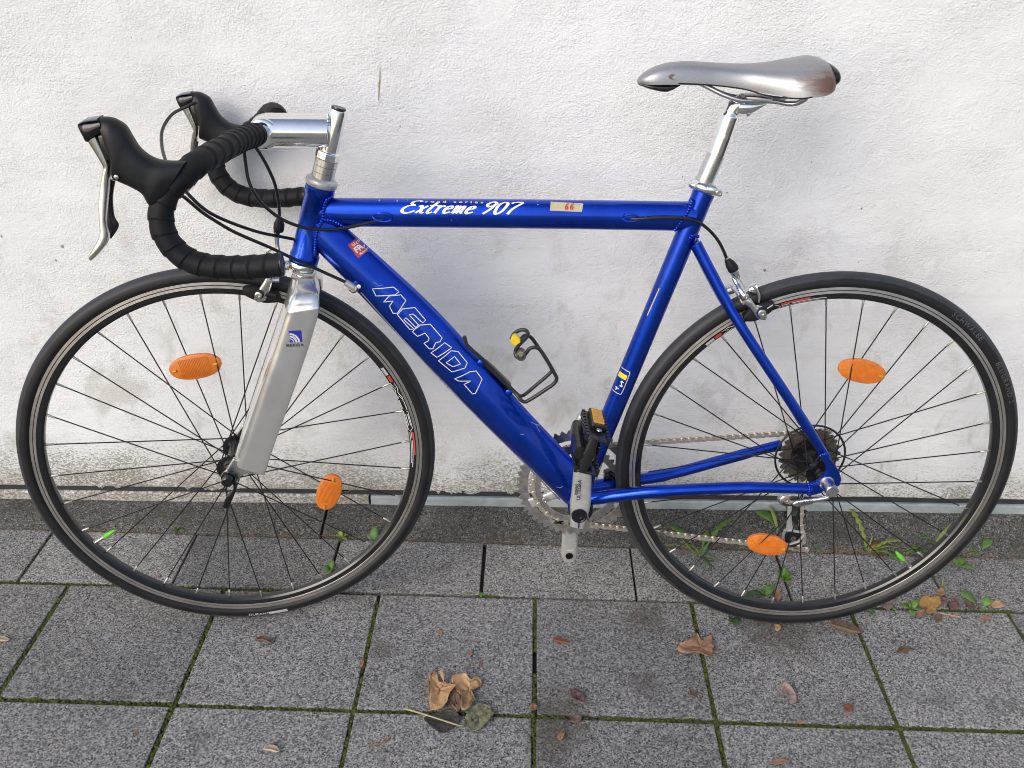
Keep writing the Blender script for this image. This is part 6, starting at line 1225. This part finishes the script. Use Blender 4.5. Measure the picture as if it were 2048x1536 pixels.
# ------------------------------------------------------------------ weeds in the joints, each plant a thing with its leaves as parts
rw_ = random.Random(29)
def blade(a, b, wd, mat, parent, kind='oval', arch=.35, seed=0, name='leaf'):
    """a leaf from a to b: oval, spoon or toothed outline, arched upwards"""
    a, b = V(a), V(b); d = b - a; L = d.length; dx = d.normalized(); side = dx.cross(Vector((0, 0, 1)))
    if side.length < .2: side = Vector((1, 0, 0)) - dx * dx.x
    side.normalize(); up = side.cross(dx); n = 22 if kind == 'toothed' else 12; vs, fs = [], []
    for i in range(n + 1):
        t_ = i / n
        if kind == 'oval': w_ = math.sin(math.pi * min(1, .06 + t_ * .93)) ** .7
        elif kind == 'spoon': w_ = .13 if t_ < .38 else .13 + .87 * math.sin(math.pi * min(1, (t_ - .38) / .62 * .96)) ** .7
        elif kind == 'grass': w_ = (1 - t_) ** .7
        else:
            e = .18 + .82 * math.sin(math.pi * min(1, .02 + t_ * .95)) ** .8 * (.35 + .65 * t_); w_ = e * (1. if i % 3 == 0 else .30 if i % 3 == 2 else .62)
        w_ = max(.02, w_) * wd; c = a + d * t_ + up * (L * arch * math.sin(math.pi * t_) * .5); sag = .25 * w_
        tip_ = dx * (-.35 * w_ if kind == 'toothed' and i % 3 == 0 else 0)
        vs += [c + side * w_ - up * -sag + tip_, c, c - side * w_ + up * sag + tip_]
    for i in range(n):
        for j in (0, 1): fs.append((i * 3 + j, i * 3 + j + 1, (i + 1) * 3 + j + 1, (i + 1) * 3 + j))
    o = mk(name, ([v - parent.location for v in vs] if parent else vs, fs), mat, parent, True, 70); solid(o, .0004); return o
WG = 'weeds growing in the joints'
def plant(name, base, label, leaves, stems=()):
    p = empty(name, (base[0], base[1], base[2])); tag(p, label, 'weed', WG)
    for k, (b, wd, mat, kind, arch) in enumerate(leaves): blade(p.location + Vector((rw_.uniform(-.002, .002), rw_.uniform(-.002, .002), .0)), b, wd, mat, p, kind, arch, k)
    for pts, r_, mat in stems: mk('stem', tube(spline([V(q) - p.location for q in pts], 5), r_, 7), mat, p)
    return p
plant('weed', (0.7151, 1.4438, 0.0000), 'dandelion plant with one long toothed leaf rising up the wall behind the rear wheel',
      [((0.6918, 1.5483, 0.0500), .0100, 'weed_yellow', 'toothed', .25), ((0.7934, 1.4573, 0.0220), .0088, 'weed_yellow', 'toothed', .4), ((0.7704, 1.4142, 0.0040), .0090, 'weed_green', 'toothed', .5),
       ((0.7555, 1.4604, 0.0180), .0075, 'weed_red', 'oval', .3), ((0.7793, 1.4482, 0.0120), .0030, 'weed_yellow', 'oval', .3), ((0.7271, 1.4670, 0.0260), .0028, 'weed_yellow', 'toothed', .2), ((0.7067, 1.4512, 0.0120), .0022, 'weed_yellow', 'oval', .3), ((0.7673, 1.4299, 0.0060), .0028, 'weed_red', 'oval', .2), ((0.7322, 1.4539, 0.0160), .0020, 'weed_yellow', 'oval', .2)])
plant('weed', (0.8274, 1.4518, 0.0000), 'low toothed green weed at the kerb behind the right side of the rear tyre',
      [((0.7874, 1.4323, 0.0100), .0070, 'weed_green', 'toothed', .4), ((0.8126, 1.4425, 0.0220), .0075, 'weed_green', 'toothed', .4), ((0.8357, 1.4421, 0.0100), .0080, 'weed_green', 'toothed', .4), ((0.7952, 1.4411, 0.0160), .0052, 'weed_green', 'oval', .4), ((0.8263, 1.4348, 0.0040), .0060, 'weed_green', 'toothed', .3)])
plant('weed', (0.8560, 1.4625, 0.0000), 'arching toothed leaf beside a grass blade, close inside the right rim of the rear wheel',
      [((0.8227, 1.4617, 0.0300), .0062, 'weed_green', 'toothed', .6), ((0.8442, 1.4635, 0.0160), .0045, 'weed_red', 'toothed', .5), ((0.8936, 1.4932, 0.0450), .0062, 'weed_yellow', 'grass', .15)])
plant('weed', (0.9458, 1.4508, 0.0000), 'single lobed leaf on a long stalk at the kerb, right of the rear wheel',
      [((0.9739, 1.4732, 0.0220), .0080, 'weed_green', 'spoon', .2), ((0.9357, 1.4403, 0.0060), .0050, 'weed_green', 'oval', .4), ((0.9231, 1.4483, 0.0120), .0040, 'weed_yellow', 'toothed', .3), ((0.9184, 1.4427, 0.0060), .0040, 'weed_yellow', 'toothed', .3), ((0.9626, 1.4512, 0.0030), .0022, 'weed_red', 'grass', .1)])
dry = plant('weed', (0.8870, 1.4088, 0.0000), 'flat pair of lobed bright green leaves lying on the tile right of the rear tyre',
      [((0.8830, 1.4266, 0.0080), .0105, 'weed_green', 'toothed', .3), ((0.9152, 1.3995, 0.0040), .0100, 'weed_green', 'toothed', .3), ((0.9041, 1.4252, 0.0100), .0095, 'weed_green', 'toothed', .3)])
plant('weed', (0.7459, 1.2834, 0.0000), 'small green rosette of oval leaves left of the ochre leaf',
      [((0.7228, 1.2848, 0.0080), .0075, 'weed_green', 'oval', .35), ((0.7422, 1.2928, 0.0100), .0050, 'weed_green', 'oval', .35), ((0.7633, 1.2963, 0.0140), .0062, 'weed_green', 'oval', .35), ((0.7411, 1.2621, 0.0040), .0070, 'weed_green', 'oval', .3), ((0.7606, 1.2775, 0.0050), .0050, 'weed_green', 'oval', .3)])
plant('weed', (0.8829, 1.2878, 0.0000), 'two leaved seedling, one broad leaf and one small, at the far right joint',
      [((0.8415, 1.3031, 0.0260), .0135, 'weed_green', 'spoon', .25), ((0.8933, 1.3000, 0.0220), .0085, 'weed_green', 'spoon', .3)])
plant('weed', (0.5231, 1.3552, 0.0000), 'upright leafy green weed seen through the lower rear wheel near the orange reflector',
      [((0.5058, 1.3582, 0.0200), .0085, 'weed_green', 'oval', .3), ((0.5210, 1.3592, 0.0300), .0075, 'weed_green', 'oval', .3), ((0.5403, 1.3548, 0.0140), .0085, 'weed_green', 'oval', .3), ((0.5323, 1.3405, 0.0060), .0080, 'weed_green', 'oval', .3), ((0.5092, 1.3515, 0.0080), .0065, 'weed_green', 'oval', .4), ((0.5148, 1.3689, 0.0340), .0050, 'weed_green', 'oval', .2)])
plant('weed', (0.4762, 1.3112, 0.0000), 'broad green leaf pair just above the lower rim of the rear wheel',
      [((0.4933, 1.3261, 0.0100), .0100, 'weed_green', 'oval', .3), ((0.4644, 1.3159, 0.0080), .0095, 'weed_green', 'toothed', .3), ((0.4297, 1.2947, 0.0060), .0075, 'weed_dark', 'oval', .4)])
plant('weed', (0.4015, 1.2418, 0.0000), 'dark green leaves pressed under the rear tyre at its lowest point',
      [((0.3913, 1.2338, 0.0100), .0085, 'weed_dark', 'oval', .3), ((0.4029, 1.2226, 0.0040), .0095, 'weed_dark', 'oval', .3), ((0.4119, 1.2323, 0.0060), .0070, 'weed_dark', 'oval', .3)])
plant('weed', (0.3677, 1.4194, 0.0000), 'straggling toothed weed under the lower chain run, behind the rear wheel spokes',
      [((0.4479, 1.5108, 0.0280), .0100, 'weed_green', 'toothed', .35), ((0.3898, 1.4736, 0.0240), .0060, 'weed_green', 'spoon', .3), ((0.3117, 1.4807, 0.0260), .0075, 'weed_green', 'spoon', .3), ((0.3409, 1.4413, 0.0120), .0035, 'weed_yellow', 'grass', .4), ((0.4046, 1.4013, 0.0040), .0055, 'weed_green', 'toothed', .3), ((0.3842, 1.3748, 0.0030), .0040, 'weed_dark', 'oval', .3), ((0.2978, 1.4386, 0.0100), .0032, 'weed_yellow', 'toothed', .3)],
      [([(0.3677, 1.4194, 0.0000), (0.3414, 1.4280, 0.0180), (0.3254, 1.4587, 0.0260)], .0010, 'weed_yellow'), ([(0.3677, 1.4194, 0.0000), (0.3817, 1.4462, 0.0200), (0.4157, 1.4829, 0.0280)], .0010, 'weed_green')])
plant('weed', (0.5336, 1.4720, 0.0280), 'round leaved weed on the kerb behind the rear derailleur',
      [((0.4966, 1.5214, 0.0400), .0125, 'weed_green', 'spoon', .3), ((0.5903, 1.5130, 0.0340), .0140, 'weed_dark', 'spoon', .3), ((0.5887, 1.5307, 0.0440), .0120, 'weed_dark', 'spoon', .2), ((0.5228, 1.5465, 0.0560), .0040, 'weed_yellow', 'oval', .1)], [([(0.5336, 1.4720, 0.0280), (0.5287, 1.5094, 0.0400), (0.5220, 1.5430, 0.0560)], .0012, 'weed_yellow')])
plant('weed', (0.5646, 1.4528, 0.0000), 'short grass tuft at the kerb under the rear derailleur cage',
      [((0.5554, 1.4571, 0.0120), .0028, 'weed_green', 'grass', .3), ((0.5689, 1.4561, 0.0160), .0028, 'weed_green', 'grass', .3), ((0.5778, 1.4424, 0.0040), .0026, 'weed_green', 'grass', .3), ((0.5496, 1.4443, 0.0040), .0026, 'weed_green', 'grass', .3)])
plant('weed', (0.6130, 1.4486, 0.0000), 'tiny round leaved sprout at the kerb right of the derailleur cage',
      [((0.6090, 1.4524, 0.0100), .0048, 'weed_green', 'oval', .3), ((0.6201, 1.4451, 0.0060), .0048, 'weed_green', 'oval', .3), ((0.6039, 1.4405, 0.0040), .0040, 'weed_green', 'oval', .3), ((0.6160, 1.4391, 0.0030), .0040, 'weed_green', 'oval', .3)])
plant('weed', (-0.7128, 1.4471, 0.0000), 'small clover like weed at the kerb seen through the front wheel',
      [((-0.7194, 1.4451, 0.0120), .0055, 'weed_green', 'oval', .3), ((-0.7049, 1.4473, 0.0160), .0062, 'weed_green', 'oval', .3), ((-0.6948, 1.4414, 0.0080), .0052, 'weed_green', 'oval', .3), ((-0.7186, 1.4387, 0.0040), .0045, 'weed_green', 'oval', .3)])
plant('weed', (-0.3697, 1.4431, 0.0000), 'yellowish bushy weed at the kerb joint, inside the right of the front wheel',
      [((-0.3798, 1.4402, 0.0100), .0055, 'weed_yellow', 'oval', .3), ((-0.3680, 1.4470, 0.0180), .0058, 'weed_yellow', 'oval', .3), ((-0.3536, 1.4445, 0.0100), .0062, 'weed_yellow', 'oval', .3), ((-0.3715, 1.4268, 0.0030), .0055, 'weed_dark', 'oval', .3), ((-0.3560, 1.4326, 0.0040), .0050, 'weed_yellow', 'oval', .3), ((-0.3779, 1.4490, 0.0160), .0040, 'weed_green', 'oval', .3)])
plant('weed', (-0.3741, 1.3455, 0.0000), 'two bright green leaves sprouting from the tile joint inside the front wheel, lower right',
      [((-0.3871, 1.3440, 0.0060), .0090, 'weed_green', 'oval', .3), ((-0.3671, 1.3563, 0.0140), .0085, 'weed_green', 'oval', .3), ((-0.3747, 1.3306, 0.0030), .0070, 'weed_green', 'oval', .3), ((-0.3617, 1.3509, 0.0060), .0062, 'weed_green', 'oval', .3)])
plant('weed', (-0.3012, 1.4366, 0.0000), 'weed with one bright upright leaf and grey green lower leaves beside the front rim',
      [((-0.2991, 1.4532, 0.0260), .0085, 'weed_green', 'oval', .2), ((-0.3161, 1.4430, 0.0100), .0090, 'weed_grey', 'oval', .4), ((-0.2904, 1.4370, 0.0080), .0080, 'weed_grey', 'oval', .3), ((-0.2985, 1.4206, 0.0030), .0070, 'weed_grey', 'oval', .3), ((-0.2848, 1.4412, 0.0100), .0055, 'weed_grey', 'oval', .3)])
plant('weed', (-0.0719, 1.2880, 0.0000), 'tiny green sprout in the tile joint right of the front wheel, right one of two',
      [((-0.0757, 1.2880, 0.0050), .0040, 'weed_green', 'oval', .3), ((-0.0671, 1.2870, 0.0050), .0040, 'weed_green', 'oval', .3), ((-0.0715, 1.2805, 0.0020), .0036, 'weed_green', 'oval', .3)])
plant('weed', (-0.0979, 1.2883, 0.0000), 'tiny green sprout in the tile joint right of the front wheel, left one of two',
      [((-0.1016, 1.2880, 0.0040), .0032, 'weed_yellow', 'oval', .3), ((-0.0940, 1.2883, 0.0040), .0032, 'weed_yellow', 'oval', .3)])
plant('weed', (0.8317, 1.3513, 0.0000), 'thin pale grass sprig on the tile between rear tyre and ochre leaf',
      [((0.8343, 1.3609, 0.0160), .0022, 'weed_yellow', 'grass', .1), ((0.8386, 1.3542, 0.0080), .0022, 'weed_yellow', 'grass', .2), ((0.8258, 1.3502, 0.0060), .0020, 'weed_yellow', 'grass', .2)])
plant('weed', (0.7119, 1.2833, 0.0000), 'small round green leaves between the torn leaf and the green rosette',
      [((0.7122, 1.2848, 0.0050), .0062, 'weed_green', 'oval', .3), ((0.7159, 1.2777, 0.0030), .0050, 'weed_green', 'oval', .3)])
plant('weed', (0.6681, 1.2736, 0.0000), 'small green leaf half hidden under the lower right of the rear tyre',
      [((0.6699, 1.2643, 0.0040), .0060, 'weed_dark', 'oval', .3), ((0.6604, 1.2707, 0.0050), .0055, 'weed_green', 'oval', .3)])
